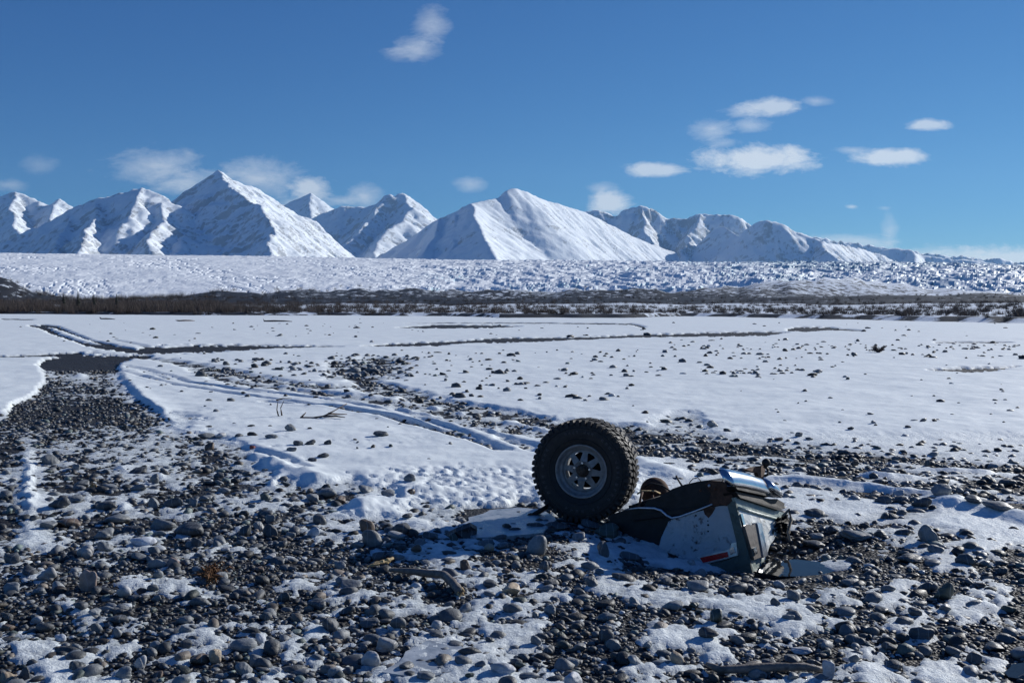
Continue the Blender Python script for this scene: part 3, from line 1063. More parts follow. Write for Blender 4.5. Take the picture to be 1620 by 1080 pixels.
# ------------------------------------------------------------------ brush on the far bank (one uncountable mass) and a few spruces
def build_brush():
    N = 10500
    u = rng.uniform(-0.66, 0.66, N)
    e = np.where(rng.uniform(0, 1, N) < 0.55, rng.exponential(70, N), rng.uniform(0, 620, N)) + rng.uniform(-1, 6, N)
    b = np.interp(u, BANK_U, BANK_D)
    px = CX + FPX * u
    # thinning: dense thicket on the left, clumps with snow between on the right
    dens = np.interp(px, [-300, 300, 420, 700, 1000, 1620, 2000], [1, 1, .62, .62, .55, .6, .6])
    clump = 0.5 + 0.9 * fbm(u * 60, e / 40, 3, 401)
    ok = (rng.uniform(0, 1, N) < dens * np.where(px < 350, 1, clump * 1.25)) & (e < 700)
    u, e, b, px = u[ok], e[ok], b[ok], px[ok]
    Y = b + e + 1
    X = u * Y
    Z = ground_h(X, Y)
    Hh = np.interp(px, [0, 300, 500, 800, 1100, 1620], [2.5, 2.3, 1.7, 1.4, 1.1, 1.0]) * rng.uniform(0.55, 1.15, len(X)) * (1 + e / 500)
    VV, FF = [], []
    ns = 52
    off = 0
    n = len(X)
    for i in range(ns):
        th = rng.uniform(0, 2 * math.pi, n); fa = rng.uniform(0, math.pi, n)
        lean = rng.uniform(0.02, 0.75, n) * Hh
        rad = rng.uniform(0, 1, n) * Hh * 0.55
        ph = rng.uniform(0, 2 * math.pi, n)
        bx = X + np.cos(ph) * rad; by = Y + np.sin(ph) * rad
        h = Hh * rng.uniform(0.25, 1.0, n)
        w = 0.020 + 0.007 * Hh
        cx, sx = np.cos(fa) * w, np.sin(fa) * w
        p0 = np.stack([bx - cx, by - sx, Z - 0.15], -1); p1 = np.stack([bx + cx, by + sx, Z - 0.15], -1)
        p4 = np.stack([bx + np.cos(th) * lean, by + np.sin(th) * lean, Z + h], -1)
        VV.append(np.concatenate([p0, p1, p4]))
        k = np.arange(n) + off
        FF.append(np.stack([k, k + n, k + 2 * n], -1))
        off += 3 * n
    o = link(bpy.data.objects.new('willow_brush', np_mesh('willow_brush', np.concatenate(VV), np.concatenate(FF), M['brush'], smooth=False)))
    tag(o, 'band of bare brown willow brush along the far river bank', 'brush', None, 'stuff')


build_brush()


def spruce(px, Y, h, label):
    X = (px - CX) / FPX * Y
    z = float(ground_h(np.array([X]), np.array([Y]))[0])
    root = empty('spruce_tree', (X, Y, z))
    tag(root, label, 'tree', 'spruces standing over the brush')
    bm = bmesh.new()
    bmesh.ops.create_cone(bm, cap_ends=True, segments=8, radius1=0.11, radius2=0.02, depth=h * 0.95, matrix=Matrix.Translation((0, 0, h * 0.475)))
    bm_obj('trunk', bm, M['bark'], root)
    bm = bmesh.new()
    for i in range(26):
        t = i / 25
        zz = h * (0.12 + 0.86 * t)
        rr = (1 - t) ** 0.8 * h * 0.20 + 0.05
        for j in range(9):
            a = random.uniform(0, 2 * math.pi); r2 = rr * random.uniform(0.6, 1.15)
            c, s_ = math.cos(a), math.sin(a); w = 0.10 + 0.10 * rr
            v = [bm.verts.new((c * 0.03 - s_ * w * .5, s_ * 0.03 + c * w * .5, zz + .05)), bm.verts.new((c * 0.03 + s_ * w * .5, s_ * 0.03 - c * w * .5, zz + .05)), bm.verts.new((c * r2 + s_ * w, s_ * r2 - c * w, zz - 0.28 * r2)), bm.verts.new((c * r2 * 1.1, s_ * r2 * 1.1, zz - 0.34 * r2)), bm.verts.new((c * r2 - s_ * w, s_ * r2 + c * w, zz - 0.28 * r2))]
            bm.faces.new(v)
    bm_obj('crown', bm, M['spruce'], root)


for q in ((101, 300, 5.6, 'small dark spruce, leftmost of those over the left brush'), (124, 300, 6.0, 'tallest dark spruce rising over the left brush'),
          (149, 310, 5.1, 'small spruce just right of the tallest spruce'), (185, 320, 4.9, 'short spruce at the right end of the left brush')):
    spruce(*q)


# ------------------------------------------------------------------ stones
def stone_mesh(name, sub, seed, angular):
    rs = np.random.default_rng(seed)
    bm = bmesh.new()
    bmesh.ops.create_icosphere(bm, subdivisions=sub, radius=1.0)
    V = np.array([v.co[:] for v in bm.verts])
    V /= np.linalg.norm(V, axis=1)[:, None]
    npl = rs.integers(9, 15)
    nrm = rs.normal(size=(npl, 3)); nrm /= np.linalg.norm(nrm, axis=1)[:, None]
    dpl = rs.uniform(0.72, 1.0, npl)
    dots = V @ nrm.T
    kk = 9.0 if angular else 4.5
    q = np.maximum(dots, 0) / dpl
    rad = 1.0 / ((q ** kk).sum(1) + 0.72 ** kk) ** (1 / kk)
    rad *= 1 + 0.05 * np.sin(V @ rs.normal(size=3) * 3 + rs.uniform(0, 6)) + 0.025 * np.sin(V @ rs.normal(size=3) * 8)
    V = V * rad[:, None]
    V /= np.abs(V).max(0)[None, :]
    F = np.array([[v.index for v in f.verts] for f in bm.faces])
    bm.free()
    return V, F


STONE_MESH = []
for i in range(16):
    V_, F_ = stone_mesh('river_stone', 4, 900 + i, i % 3 == 0)
    STONE_MESH.append(np_mesh('river_stone', V_, F_, M['stone']))

TONE = {
    'g': (0.165, 0.178, 0.186), 'd': (0.072, 0.079, 0.085), 'l': (0.34, 0.345, 0.35), 't': (0.30, 0.24, 0.17), 'b': (0.105, 0.078, 0.060),
    'o': (0.22, 0.135, 0.05), 'f': (0.40, 0.43, 0.47), 'e': (0.055, 0.070, 0.060), 'p': (0.30, 0.23, 0.20), 'r': (0.20, 0.055, 0.04), 'n': (0.070, 0.085, 0.105),
}
TONE_WORD = {'g': 'grey', 'd': 'dark grey', 'l': 'light grey', 't': 'tan', 'b': 'brown', 'o': 'orange tan', 'f': 'frosted pale', 'e': 'dark greenish', 'p': 'pinkish', 'r': 'reddish', 'n': 'blue grey'}
# traced stones: px, py (middle), width, height, tone, own label or None
ST = [
    (326, 688, 30, 15, 'g', 'grey stone bedded in the snow edge beside the left track'), (350, 688, 20, 12, 'l', None), (334, 705, 20, 16, 'b', None), (80, 727, 32, 20, 'g', None), (218, 744, 30, 13, 'd', None),
    (246, 758, 20, 17, 'g', None), (95, 795, 37, 24, 'd', None), (218, 773, 32, 12, 'g', None), (148, 770, 14, 12, 'o', 'small orange tan stone among grey cobbles of the left track'), (181, 822, 50, 21, 'g', None), (207, 833, 36, 19, 'd', None),
    (259, 829, 42, 22, 'g', None), (298, 839, 52, 25, 'd', 'largest dark smooth boulder in the cobbles at left'), (168, 844, 34, 22, 'g', None), (251, 844, 24, 13, 'g', None), (109, 826, 40, 21, 'b', None), (78, 830, 28, 17, 'g', None),
    (347, 852, 27, 19, 'g', None), (391, 839, 24, 22, 'd', None), (410, 832, 20, 15, 'g', None), (228, 855, 42, 18, 'f', None), (136, 873, 40, 24, 'l', 'light rough angular block in the gravel at left'), (166, 864, 26, 19, 'g', None),
    (273, 795, 33, 19, 'd', None), (306, 795, 19, 17, 'g', None), (244, 795, 19, 18, 'g', None), (332, 740, 17, 17, 'g', None), (311, 858, 20, 18, 'd', None), (355, 775, 23, 13, 'g', None), (327, 790, 25, 13, 'g', None),
    (168, 800, 38, 21, 'd', None), (120, 787, 32, 19, 'g', None), (130, 764, 27, 17, 'g', None), (176, 768, 27, 13, 'g', None), (398, 707, 12, 8, 'r', 'small reddish stone on the snow by the left track'),
    (460, 676, 19, 13, 'g', None), (430, 689, 22, 11, 'g', None), (470, 700, 20, 11, 'd', None), (491, 699, 20, 11, 'd', None), (518, 699, 14, 10, 'd', None), (462, 710, 22, 10, 'g', None), (510, 720, 22, 10, 'd', None), (494, 726, 18, 9, 'd', None),
    (603, 687, 26, 8, 'd', None), (648, 757, 21, 14, 'g', None), (577, 773, 28, 15, 'g', None), (516, 779, 36, 22, 'g', None), (494, 786, 26, 17, 'g', None), (538, 790, 22, 17, 'b', None), (504, 818, 28, 25, 'd', None),
    (577, 831, 31, 26, 'b', 'brown split stone with a tan edge left of the pool'), (632, 836, 41, 22, 'd', None), (589, 853, 35, 30, 'g', 'round grey stone in front of the brown split stone'), (624, 846, 34, 16, 'l', None), (680, 847, 26, 15, 'd', None), (495, 844, 23, 17, 'f', None), (428, 821, 22, 17, 'g', None),
    (430, 840, 29, 23, 'd', None), (767, 857, 30, 18, 'g', None), (796, 862, 20, 13, 'g', None), (774, 867, 18, 14, 't', None), (646, 816, 21, 11, 'd', None), (651, 773, 15, 11, 'b', None), (614, 780, 28, 11, 'g', None), (566, 861, 24, 15, 'g', None),
    (853, 859, 38, 46, 'g', 'big upright grey stone standing in front of the wheel'), (918, 847, 28, 17, 'g', None), (955, 869, 22, 25, 'd', None), (959, 842, 42, 24, 'e', None), (1006, 840, 26, 20, 'd', None), (936, 829, 40, 17, 'd', None), (882, 832, 44, 19, 'd', None), (845, 832, 34, 16, 'd', None),
    (1469, 846, 35, 30, 'g', 'round grey boulder at the snow edge right of the wreck'), (1358, 849, 56, 19, 'g', None), (1292, 850, 25, 15, 'g', None), (1491, 776, 32, 21, 'g', None), (1561, 758, 22, 13, 'd', None), (1593, 762, 32, 17, 'd', None), (1581, 802, 48, 21, 'g', None),
    (1540, 792, 32, 17, 'd', None), (1391, 759, 26, 15, 'd', None), (1468, 732, 12, 13, 'd', None), (1351, 733, 15, 10, 'b', None), (1397, 790, 28, 15, 'd', None), (1428, 790, 28, 15, 'd', None), (1459, 797, 33, 19, 'd', None), (1412, 815, 27, 13, 'd', None),
    (1285, 811, 38, 17, 'd', None), (1480, 867, 28, 15, 'g', None), (1265, 686, 14, 11, 'g', None), (1232, 694, 15, 7, 'b', None), (1345, 677, 11, 6, 'd', None), (1381, 667, 11, 6, 'l', None), (1436, 674, 11, 6, 'd', None), (1290, 863, 37, 15, 'd', None),
    (1392, 843, 25, 17, 'd', None), (1431, 840, 31, 15, 'd', None), (1424, 773, 23, 12, 'l', None), (1128, 670, 18, 13, 'g', 'lone grey stone on open snow right of the wheel'), (1151, 680, 14, 5, 'd', None), (1260, 700, 12, 6, 'd', None),
    (75, 909, 34, 27, 'l', 'light grey egg-shaped stone beside a darker one at left'), (48, 901, 31, 19, 'd', None), (141, 920, 35, 38, 'p', 'knobbly pinkish tan rock standing out at lower left'), (194, 937, 28, 22, 'l', None), (18, 927, 29, 25, 'g', None), (274, 890, 20, 17, 'p', None), (249, 891, 34, 18, 'g', None),
    (224, 1050, 21, 25, 'l', None), (386, 1020, 50, 25, 'g', 'big flat oval grey stone at lower left'), (340, 1037, 27, 29, 't', None), (314, 1043, 34, 20, 'b', 'dark brown oval stone beside a tan one at lower left'), (290, 1073, 38, 21, 'g', None), (402, 1045, 29, 24, 'g', None), (386, 1057, 31, 19, 'g', None), (195, 1065, 27, 21, 'g', None),
    (120, 1024, 24, 14, 'g', None), (13, 1073, 29, 21, 't', None), (38, 1067, 21, 23, 'd', None), (95, 1008, 22, 14, 'f', None), (249, 909, 19, 16, 'g', None), (215, 945, 27, 17, 'd', None), (62, 935, 23, 14, 'g', None), (168, 963, 29, 13, 'g', None), (148, 967, 23, 13, 'g', None),
    (130, 959, 23, 15, 'd', None), (187, 980, 36, 18, 'd', None), (349, 910, 23, 17, 'g', None), (355, 919, 25, 15, 'd', None), (410, 1010, 22, 22, 'f', None), (58, 981, 23, 13, 'l', None), (153, 993, 18, 18, 'g', None), (185, 1002, 16, 16, 'g', None), (122, 1053, 27, 17, 'd', None), (223, 883, 33, 13, 'g', None), (18, 883, 33, 19, 'd', None),
    (627, 986, 33, 23, 'd', None), (582, 985, 37, 20, 'd', None), (612, 1021, 35, 27, 'l', 'light grey rounded stone beside the ice patch at bottom centre'), (586, 1046, 35, 25, 'l', 'light grey stone just below another light one, bottom centre'), (520, 990, 35, 22, 'n', None), (692, 987, 20, 17, 'l', None), (690, 1001, 28, 15, 'd', None), (809, 932, 35, 24, 't', 'tan grey oval stone right of the driftwood branch'),
    (775, 921, 33, 19, 'd', None), (601, 880, 24, 19, 'd', None), (736, 894, 22, 17, 'b', None), (796, 1056, 43, 21, 'f', None), (505, 958, 35, 19, 'd', None), (550, 967, 29, 17, 'd', None), (448, 946, 25, 19, 'd', None), (537, 893, 25, 15, 'g', None), (441, 887, 31, 15, 'd', None), (630, 881, 27, 13, 'g', None),
    (557, 927, 38, 12, 'g', None), (674, 1068, 33, 13, 'g', None), (430, 881, 21, 13, 'l', None), (692, 908, 17, 10, 'g', None),
    (902, 1047, 29, 20, 'g', 'grey stone just above the palest stone at bottom centre'), (905, 1073, 35, 28, 'f', 'palest smooth stone at the bottom edge, right of centre'), (1069, 1038, 27, 28, 't', 'round pale tan stone beside snow above the bottom stick'), (1099, 925, 48, 24, 'g', 'large grey oval stone in front of the wreck'), (936, 920, 24, 17, 'g', None), (933, 894, 31, 17, 'g', None), (862, 896, 19, 17, 'd', None), (995, 880, 35, 15, 'd', None),
    (1122, 1001, 35, 21, 'd', None), (957, 1006, 29, 25, 'd', None), (972, 1020, 29, 19, 'g', None), (976, 1037, 21, 17, 'd', None), (1133, 975, 21, 25, 'e', None), (962, 976, 31, 16, 'g', None), (1109, 901, 27, 15, 'g', None), (1148, 908, 25, 15, 'g', None), (1094, 889, 13, 12, 'l', None),
    (871, 920, 27, 15, 'd', None), (915, 934, 25, 17, 'd', None), (1252, 940, 28, 21, 'g', None), (1063, 962, 39, 11, 'g', None), (988, 913, 43, 13, 'd', None), (1187, 933, 25, 15, 'd', None),
    (1494, 937, 33, 32, 'e', 'round dark greenish boulder in bare gravel at right'), (1464, 929, 27, 19, 'd', None), (1462, 1003, 46, 24, 'n', 'blue grey angular stone in the gravel at lower right'), (1353, 1012, 35, 21, 'd', None), (1265, 1029, 37, 16, 'l', None), (1311, 1062, 22, 28, 'f', 'pale flat stone standing on edge near the bottom stick'), (1415, 1053, 29, 17, 'd', None),
    (1372, 942, 21, 12, 'd', None), (1394, 966, 27, 15, 'd', None), (1540, 1039, 25, 23, 'd', None), (1573, 1024, 37, 17, 'd', None), (1340, 969, 40, 11, 'g', None), (1342, 923, 40, 11, 'g', None), (1288, 943, 19, 11, 'd', None), (1440, 882, 42, 18, 'd', None), (1530, 885, 35, 21, 'd', None),
    (1252, 1042, 29, 15, 'd', None), (1350, 1042, 17, 15, 'g', None), (1249, 976, 23, 11, 'g', None), (1592, 1009, 35, 17, 'd', None), (1214, 1047, 27, 17, 'd', None),
]
n_traced = len(ST)
# further cobbles in the gravel, kept apart from the traced ones
occ = [(s[0], s[1], s[2]) for s in ST]
tries = 0
while len(ST) < 288 and tries < 20000:
    tries += 1
    px_, py_ = random.uniform(5, 1615), random.uniform(735, 1072)
    fx = min(52, int(px_ / 30)); fy = min(27, max(0, int((py_ - 660) / 15)))
    if SMAP[fy, fx] > 0.58 or (830 < px_ < 1260 and 735 < py_ < 912):
        continue
    w_ = random.uniform(17, 30) * (0.62 + 0.38 * (py_ - 735) / 340)
    if any(abs(px_ - o[0]) < (w_ + o[2]) * 0.52 and abs(py_ - o[1]) < (w_ + o[2]) * 0.36 for o in occ):
        continue
    if 1200 < px_ < 1350 and 870 < py_ < 912: continue
    if 575 < px_ < 750 and 885 < py_ < 960: continue
    ST.append((px_, py_, w_, w_ * random.uniform(0.5, 0.75), random.choice('gggddddnlbe'), None))
    occ.append((px_, py_, w_))

ZONES = [  # (test, phrase)
    (lambda x, y: y < 735 and x < 420, 'at the snowy top of the left track'),
    (lambda x, y: y < 735 and x < 860, 'on open snow left of the wheel'),
    (lambda x, y: y < 735, 'on open snow right of the wheel'),
    (lambda x, y: y < 800 and x < 460, 'in the upper cobbles of the left track'),
    (lambda x, y: y < 880 and x < 460, 'in the lower cobbles of the left track'),
    (lambda x, y: y < 830 and x < 840, 'in patchy snow left of the wheel'),
    (lambda x, y: y < 885 and x < 830, 'by the pool left of the wheel'),
    (lambda x, y: y < 905 and x < 1120, 'close in front of the wheel'),
    (lambda x, y: y < 825, 'among the snowy ruts at right'),
    (lambda x, y: y < 900 and x > 1120, 'in the cobbles right of the wreck'),
    (lambda x, y: x < 220 and y < 960, 'at the left edge of the foreground'),
    (lambda x, y: x < 220, 'in the bottom left corner'),
    (lambda x, y: x < 480 and y < 985, 'around the rusty brown clump at left'),
    (lambda x, y: x < 480, 'at the bottom, left of centre'),
    (lambda x, y: x < 840 and y < 975, 'around the driftwood branch'),
    (lambda x, y: x < 840, 'at the bottom below the driftwood branch'),
    (lambda x, y: x < 1200 and y < 965, 'in the gravel in front of the wreck'),
    (lambda x, y: x < 1200, 'at the bottom below the wreck'),
    (lambda x, y: y < 985, 'in the gravel right of the puddle'),
    (lambda x, y: True, 'in the bottom right corner'),
]
ORD = ['leftmost', 'second', 'third', 'fourth', 'fifth', 'sixth', 'seventh', 'eighth', 'ninth', 'tenth', 'eleventh', 'twelfth', 'thirteenth', 'fourteenth', 'fifteenth', 'sixteenth']
buckets = {}
for i, s in enumerate(ST):
    if s[5] is None:
        zone = next(p for t_, p in ZONES if t_(s[0], s[1]))
        asp = s[3] / s[2]
        shape = 'flat' if asp < 0.5 else ('rounded' if asp < 0.72 else 'blocky')
        buckets.setdefault((s[4], shape, zone), []).append(i)
LAB = {}
for (tone, shape, zone), ids in buckets.items():
    ids.sort(key=lambda i: ST[i][0])
    base = f'{TONE_WORD[tone]} {shape} stone {zone}'
    for k, i in enumerate(ids):
        if len(ids) == 1:
            LAB[i] = base
        elif k == len(ids) - 1:
            LAB[i] = base + ', rightmost of its kind'
        elif k == 0:
            LAB[i] = base + ', leftmost of its kind'
        else:
            LAB[i] = base + f', {ORD[k]} from left'
PLACED = []
for i, (px_, py_, w_, h_, tone, lab) in enumerate(ST):
    g = gp(px_, py_ + h_ * 0.42)
    d = g.y
    W = w_ / FPX * d
    Dp = W * random.uniform(0.65, 0.95)
    Hh = max(h_ / FPX * d - 0.22 * Dp, 0.28 * W)
    o = bpy.data.objects.new('river_stone', STONE_MESH[i % len(STONE_MESH)])
    link(o)
    y = g.y + Dp * 0.42
    z = float(surf(g.x * y / g.y, y)[0])
    o.location = (g.x * y / g.y, y, max(min(z, g.z + 0.03), g.z - 0.03) + Hh * 0.36)
    o.rotation_euler = (random.uniform(-.18, .18), random.uniform(-.15, .15), random.choice((0, math.pi)) + random.uniform(-.3, .3))
    o.scale = (W / 2, Dp / 2, Hh * 0.70)
    c = TONE[tone]; k = random.uniform(0.8, 1.25)
    o.color = (c[0] * k, c[1] * k, c[2] * k, 1)
    tag(o, lab or LAB[i], 'stone', 'larger stones of the river bed')
    PLACED.append((o.location.x, o.location.y, W / 2))
PLACED = np.array(PLACED)


# ------------------------------------------------------------------ the rest of the gravel and cobbles: one mass of small stones
def build_pebbles():
    shapes_hi = [stone_mesh('p', 2, 700 + i, i % 2 == 0) for i in range(12)]
    shapes_lo = [stone_mesh('p', 1, 760 + i, True) for i in range(8)]
    VV, FF, CC = [], [], []
    off = 0

    def scatter(n, rmin, rmax, smin, smax, shapes, skew=1.6, smap=None, burial=0.3):
        nonlocal off
        az = rng.uniform(-math.radians(37), math.radians(37), n)
        r = np.sqrt(rng.uniform(rmin ** 2, rmax ** 2, n))
        x, y = np.sin(az) * r, np.cos(az) * r
        size = smin + (smax - smin) * rng.uniform(0, 1, n) ** skew
        place(x, y, size, shapes, burial)

    def place(x, y, size, shapes, burial, force=False):
        nonlocal off
        t = snow_t(x, y)
        ok = np.ones(len(x), bool) if force else (t < size * 0.50)
        if not force:
            px, py = project(x, y, 0 * x)
            ok &= ~((px > 1215) & (px < 1345) & (py > 884) & (py < 908) & (rng.uniform(0, 1, len(x)) < .93))
            ok &= ~((px > 735) & (px < 850) & (py > 803) & (py < 838) & (rng.uniform(0, 1, len(x)) < .96))
            cl = fbm(x * 1.4, y * 1.4, 3, 501)
            ok &= rng.uniform(0, 1, len(x)) < np.clip(0.85 + 0.9 * cl, 0.25, 1)
            for (sx, sy, sr) in PLACED:
                ok &= ((x - sx) ** 2 + (y - sy) ** 2) > (sr * 0.75) ** 2
        x, y, size, t = x[ok], y[ok], size[ok], t[ok]
        if not len(x): return
        z = ground_h(x, y) + (np.maximum(t, 0) if force else 0)
        sid = rng.integers(0, len(shapes), len(x))
        base = rng.uniform(0, 1, len(x))
        for k, (V0, F0) in enumerate(shapes):
            m = sid == k
            n = int(m.sum())
            if not n: continue
            s = size[m]
            sx = s * rng.uniform(0.8, 1.35, n); sy = s * rng.uniform(0.6, 1.0, n); sz = s * rng.uniform(0.30, 0.75, n)
            th = rng.uniform(0, 2 * math.pi, n); tl = rng.normal(0, 0.28, n)
            P = V0[None] * np.stack([sx, sy, sz], -1)[:, None, :]
            c, q = np.cos(tl)[:, None], np.sin(tl)[:, None]
            P = np.stack([P[..., 0], P[..., 1] * c - P[..., 2] * q, P[..., 1] * q + P[..., 2] * c], -1)
            c, q = np.cos(th)[:, None], np.sin(th)[:, None]
            P = np.stack([P[..., 0] * c - P[..., 1] * q, P[..., 0] * q + P[..., 1] * c, P[..., 2]], -1)
            P = P + np.stack([x[m], y[m], z[m] + sz * burial], -1)[:, None, :]
            VV.append(P.reshape(-1, 3))
            nv = len(V0)
            FF.append((F0[None] + (np.arange(n) * nv)[:, None, None] + off).reshape(-1, 3))
            off += n * nv
            v = 0.026 + 0.185 * rng.uniform(0, 1, n) ** 1.8
            hue = rng.uniform(0, 1, n)
            col = np.stack([v * 0.93, v * 1.0, v * 1.06], -1)
            warm = hue > 0.92
            col[warm] *= np.array([1.35, 1.08, 0.85])
            pale = hue < 0.06
            col[pale] *= 2.2
            grn = (hue > 0.74) & (hue <= 0.82)
            col[grn] *= np.array([0.85, 1.05, 0.95])
            col = np.concatenate([col, np.ones((n, 1))], 1)
            CC.append(np.repeat(col, nv, 0))

    scatter(4600, 3.6, 12.5, 0.026, 0.066, shapes_hi, 2.0)
    scatter(7000, 10.0, 30.0, 0.03, 0.08, shapes_lo, 1.8)
    scatter(12000, 3.4, 8.5, 0.014, 0.032, shapes_lo, 1.5)
    scatter(7000, 7.0, 15.0, 0.018, 0.040, shapes_lo, 1.3)
    scatter(19000, 3.6, 7.4, 0.008, 0.017, shapes_lo, 1.2)
    for (x0, x1, y0, y1, n, s0, s1) in ((0, 260, 586, 700, 2600, .018, .05), (200, 1000, 565, 700, 2500, .025, .07), (1000, 1620, 690, 800, 1500, .02, .06)):
        P = np.array([flat_px(a, b) for a, b in zip(rng.uniform(x0, x1, n), rng.uniform(y0, y1, n))])
        place(P[:, 0], P[:, 1], s0 + (s1 - s0) * rng.uniform(0, 1, n) ** 1.8, shapes_lo, 0.3)
    # loose stones showing through the snow plain: px zone, count, size
    for (x0, x1, y0, y1, n, s0, s1) in ((560, 1340, 556, 602, 150, .05, .15), (620, 1000, 590, 640, 60, .05, .13), (1050, 1620, 540, 570, 90, .06, .16), (300, 600, 560, 600, 70, .06, .16),
                                        (1000, 1620, 575, 720, 70, .025, .07), (260, 600, 600, 700, 30, .03, .08), (560, 860, 660, 740, 16, .02, .05), (80, 620, 505, 545, 40, .08, .22), (1100, 1300, 588, 596, 26, .05, .10),
                                        (1060, 1620, 548, 556, 60, .06, .14), (540, 660, 565, 600, 90, .06, .16), (330, 560, 575, 592, 40, .06, .15), (20, 1620, 512, 535, 60, .1, .3), (200, 860, 560, 640, 60, .04, .10)):
        px = rng.uniform(x0, x1, n); py = rng.uniform(y0, y1, n)
        P = np.array([flat_px(a, b) for a, b in zip(px, py)])
        place(P[:, 0], P[:, 1], s0 + (s1 - s0) * rng.uniform(0, 1, n) ** 2.2, shapes_lo if y0 < 600 else shapes_hi, 0.25, True)
    V = np.concatenate(VV); F = np.concatenate(FF)
    me = np_mesh('gravel_stones', V, F, M['pebble'])
    set_attr(me, 'tint', np.concatenate(CC), 'FLOAT_COLOR')
    o = link(bpy.data.objects.new('gravel_stones', me))
    tag(o, 'countless small grey pebbles and cobbles of the river bed', 'gravel', None, 'stuff')


build_pebbles()


def tube(bm, pts, radii, seg=8, seed=0, wob=0.12):
    rs = np.random.default_rng(seed)
    P = [Vector(p) for p in pts]
    rings = []
    for i, p in enumerate(P):
        t = (P[min(i + 1, len(P) - 1)] - P[max(i - 1, 0)]).normalized()
        a = t.cross(Vector((0, 0, 1)))
        if a.length < 0.1: a = t.cross(Vector((0, 1, 0)))
        a.normalize(); b = t.cross(a)
        rings.append([bm.verts.new(p + (a * math.cos(q) + b * math.sin(q)) * radii[i] * (1 + wob * rs.uniform(-1, 1))) for q in [2 * math.pi * k / seg for k in range(seg)]])
    for r0, r1 in zip(rings[:-1], rings[1:]):
        for k in range(seg):
            bm.faces.new((r0[k], r0[(k + 1) % seg], r1[(k + 1) % seg], r1[k]))
    bm.faces.new(rings[0][::-1]); bm.faces.new(rings[-1])


def px_pts(lst, lift):
    """traced pixels laid on the ground, lifted by the given heights"""
    out = []
    for (a, b), l in zip(lst, lift):
        g = gp(a, b)
        out.append(Vector((g.x, g.y, g.z + l)))
    return out


def densify(P, R, n=4):
    Q, S = [], []
    for i in range(len(P) - 1):
        for k in range(n):
            f = k / n
            Q.append(P[i].lerp(P[i + 1], f)); S.append(R[i] * (1 - f) + R[i + 1] * f)
    return Q + [P[-1]], S + [R[-1]]


# ------------------------------------------------------------------ the wreck: an overturned truck sunk into the river bed
def lathe(bm, prof, seg, closed=False):
    rings = []
    for (r, a) in prof:
        rings.append([bm.verts.new((r * math.cos(2 * math.pi * k / seg), r * math.sin(2 * math.pi * k / seg), a)) for k in range(seg)])
    pairs = list(zip(rings[:-1], rings[1:])) + ([(rings[-1], rings[0])] if closed else [])
    for r0, r1 in pairs:
        for k in range(seg):
            bm.faces.new((r0[k], r0[(k + 1) % seg], r1[(k + 1) % seg], r1[k]))
    return rings


def block(bm, th, r0, r1, a0, a1, tw, skew=0.0, taper=0.8):
    """a tread lug at angle th"""
    c, s = math.cos(th), math.sin(th)
    vs = []
    for (r, k) in ((r0, 1.0), (r1, taper)):
        for (a, t) in ((a0, -tw), (a1, -tw), (a1, tw), (a0, tw)):
            tt = t * k + skew * (a - (a0 + a1) / 2)
            am = (a0 + a1) / 2 + (a - (a0 + a1) / 2) * (k if abs(a) > .13 else 1)
            vs.append(bm.verts.new((r * c - tt * s, r * s + tt * c, am)))
    for f in ((0, 1, 2, 3), (7, 6, 5, 4), (0, 4, 5, 1), (1, 5, 6, 2), (2, 6, 7, 3), (3, 7, 4, 0)):
        bm.faces.new([vs[i] for i in f])


wreck = empty('wrecked_truck', (1.35, 7.6, -0.1))
tag(wreck, 'overturned wrecked truck half buried in river stones, one big wheel in the air', 'wreck')
WL = Vector(wreck.location)


def wpart(name, bm, mat, parent=None, smooth=False, bevel=None):
    """a part whose mesh was built in world coordinates"""
    for v in bm.verts:
        v.co = v.co - WL
    o = bm_obj(name, bm, mat, wreck if parent is None else parent, smooth, bevel)
    return o


# wheel
wc = at(925, 743, 8.08)
ax = Vector((-math.sin(math.radians(21)), -math.cos(math.radians(21)), 0.035)).normalized()
wheel = bpy.data.objects.new('wheel', None)
link(wheel, wreck)
wheel.rotation_mode = 'QUATERNION'
wheel.rotation_quaternion = ax.to_track_quat('Z', 'Y')
wheel.location = wc - ax * 0.02 - WL
wheel['label'] = 'big black mud tyre on a grey steel eight-spoke wheel'
bm = bmesh.new()
half = [(0.200, 0.100), (0.212, 0.116), (0.228, 0.128), (0.255, 0.143), (0.285, 0.152), (0.315, 0.156), (0.345, 0.154), (0.370, 0.149), (0.388, 0.140), (0.400, 0.122), (0.404, 0.06)]
prof = half + [(0.405, 0.0)] + [(r, -a) for (r, a) in half[::-1]]
lathe(bm, prof, 96)
NL = 50
for side in (1, -1):
    for k in range(NL):
        th = 2 * math.pi * (k + (0.5 if side < 0 else 0)) / NL
        deep = 0.372 if k % 2 else 0.386
        block(bm, th, 0.384, 0.417 - 0.004 * (k % 2), side * 0.072, side * 0.149, 0.0178, 0.12 * side)
        block(bm, th, deep - 0.008, 0.407, side * 0.1445, side * 0.1565, 0.0155, 0.0, 0.9)
    for k in range(NL):
        th = 2 * math.pi * (k + (0.25 if side < 0 else 0.75)) / NL
        block(bm, th, 0.396, 0.420, side * 0.006, side * 0.062, 0.0178, 0.55 * side)
for r_, a_ in ((0.262, 0.147), (0.352, 0.1535)):     # moulded rings on the sidewall
    for side in (1, -1):
        lathe(bm, [(r_ - .005, side * a_), (r_, side * (a_ + .004)), (r_ + .004, side * a_)], 72)
bm_obj('tyre', bm, M['rubber'], wheel, False)
bm = bmesh.new()
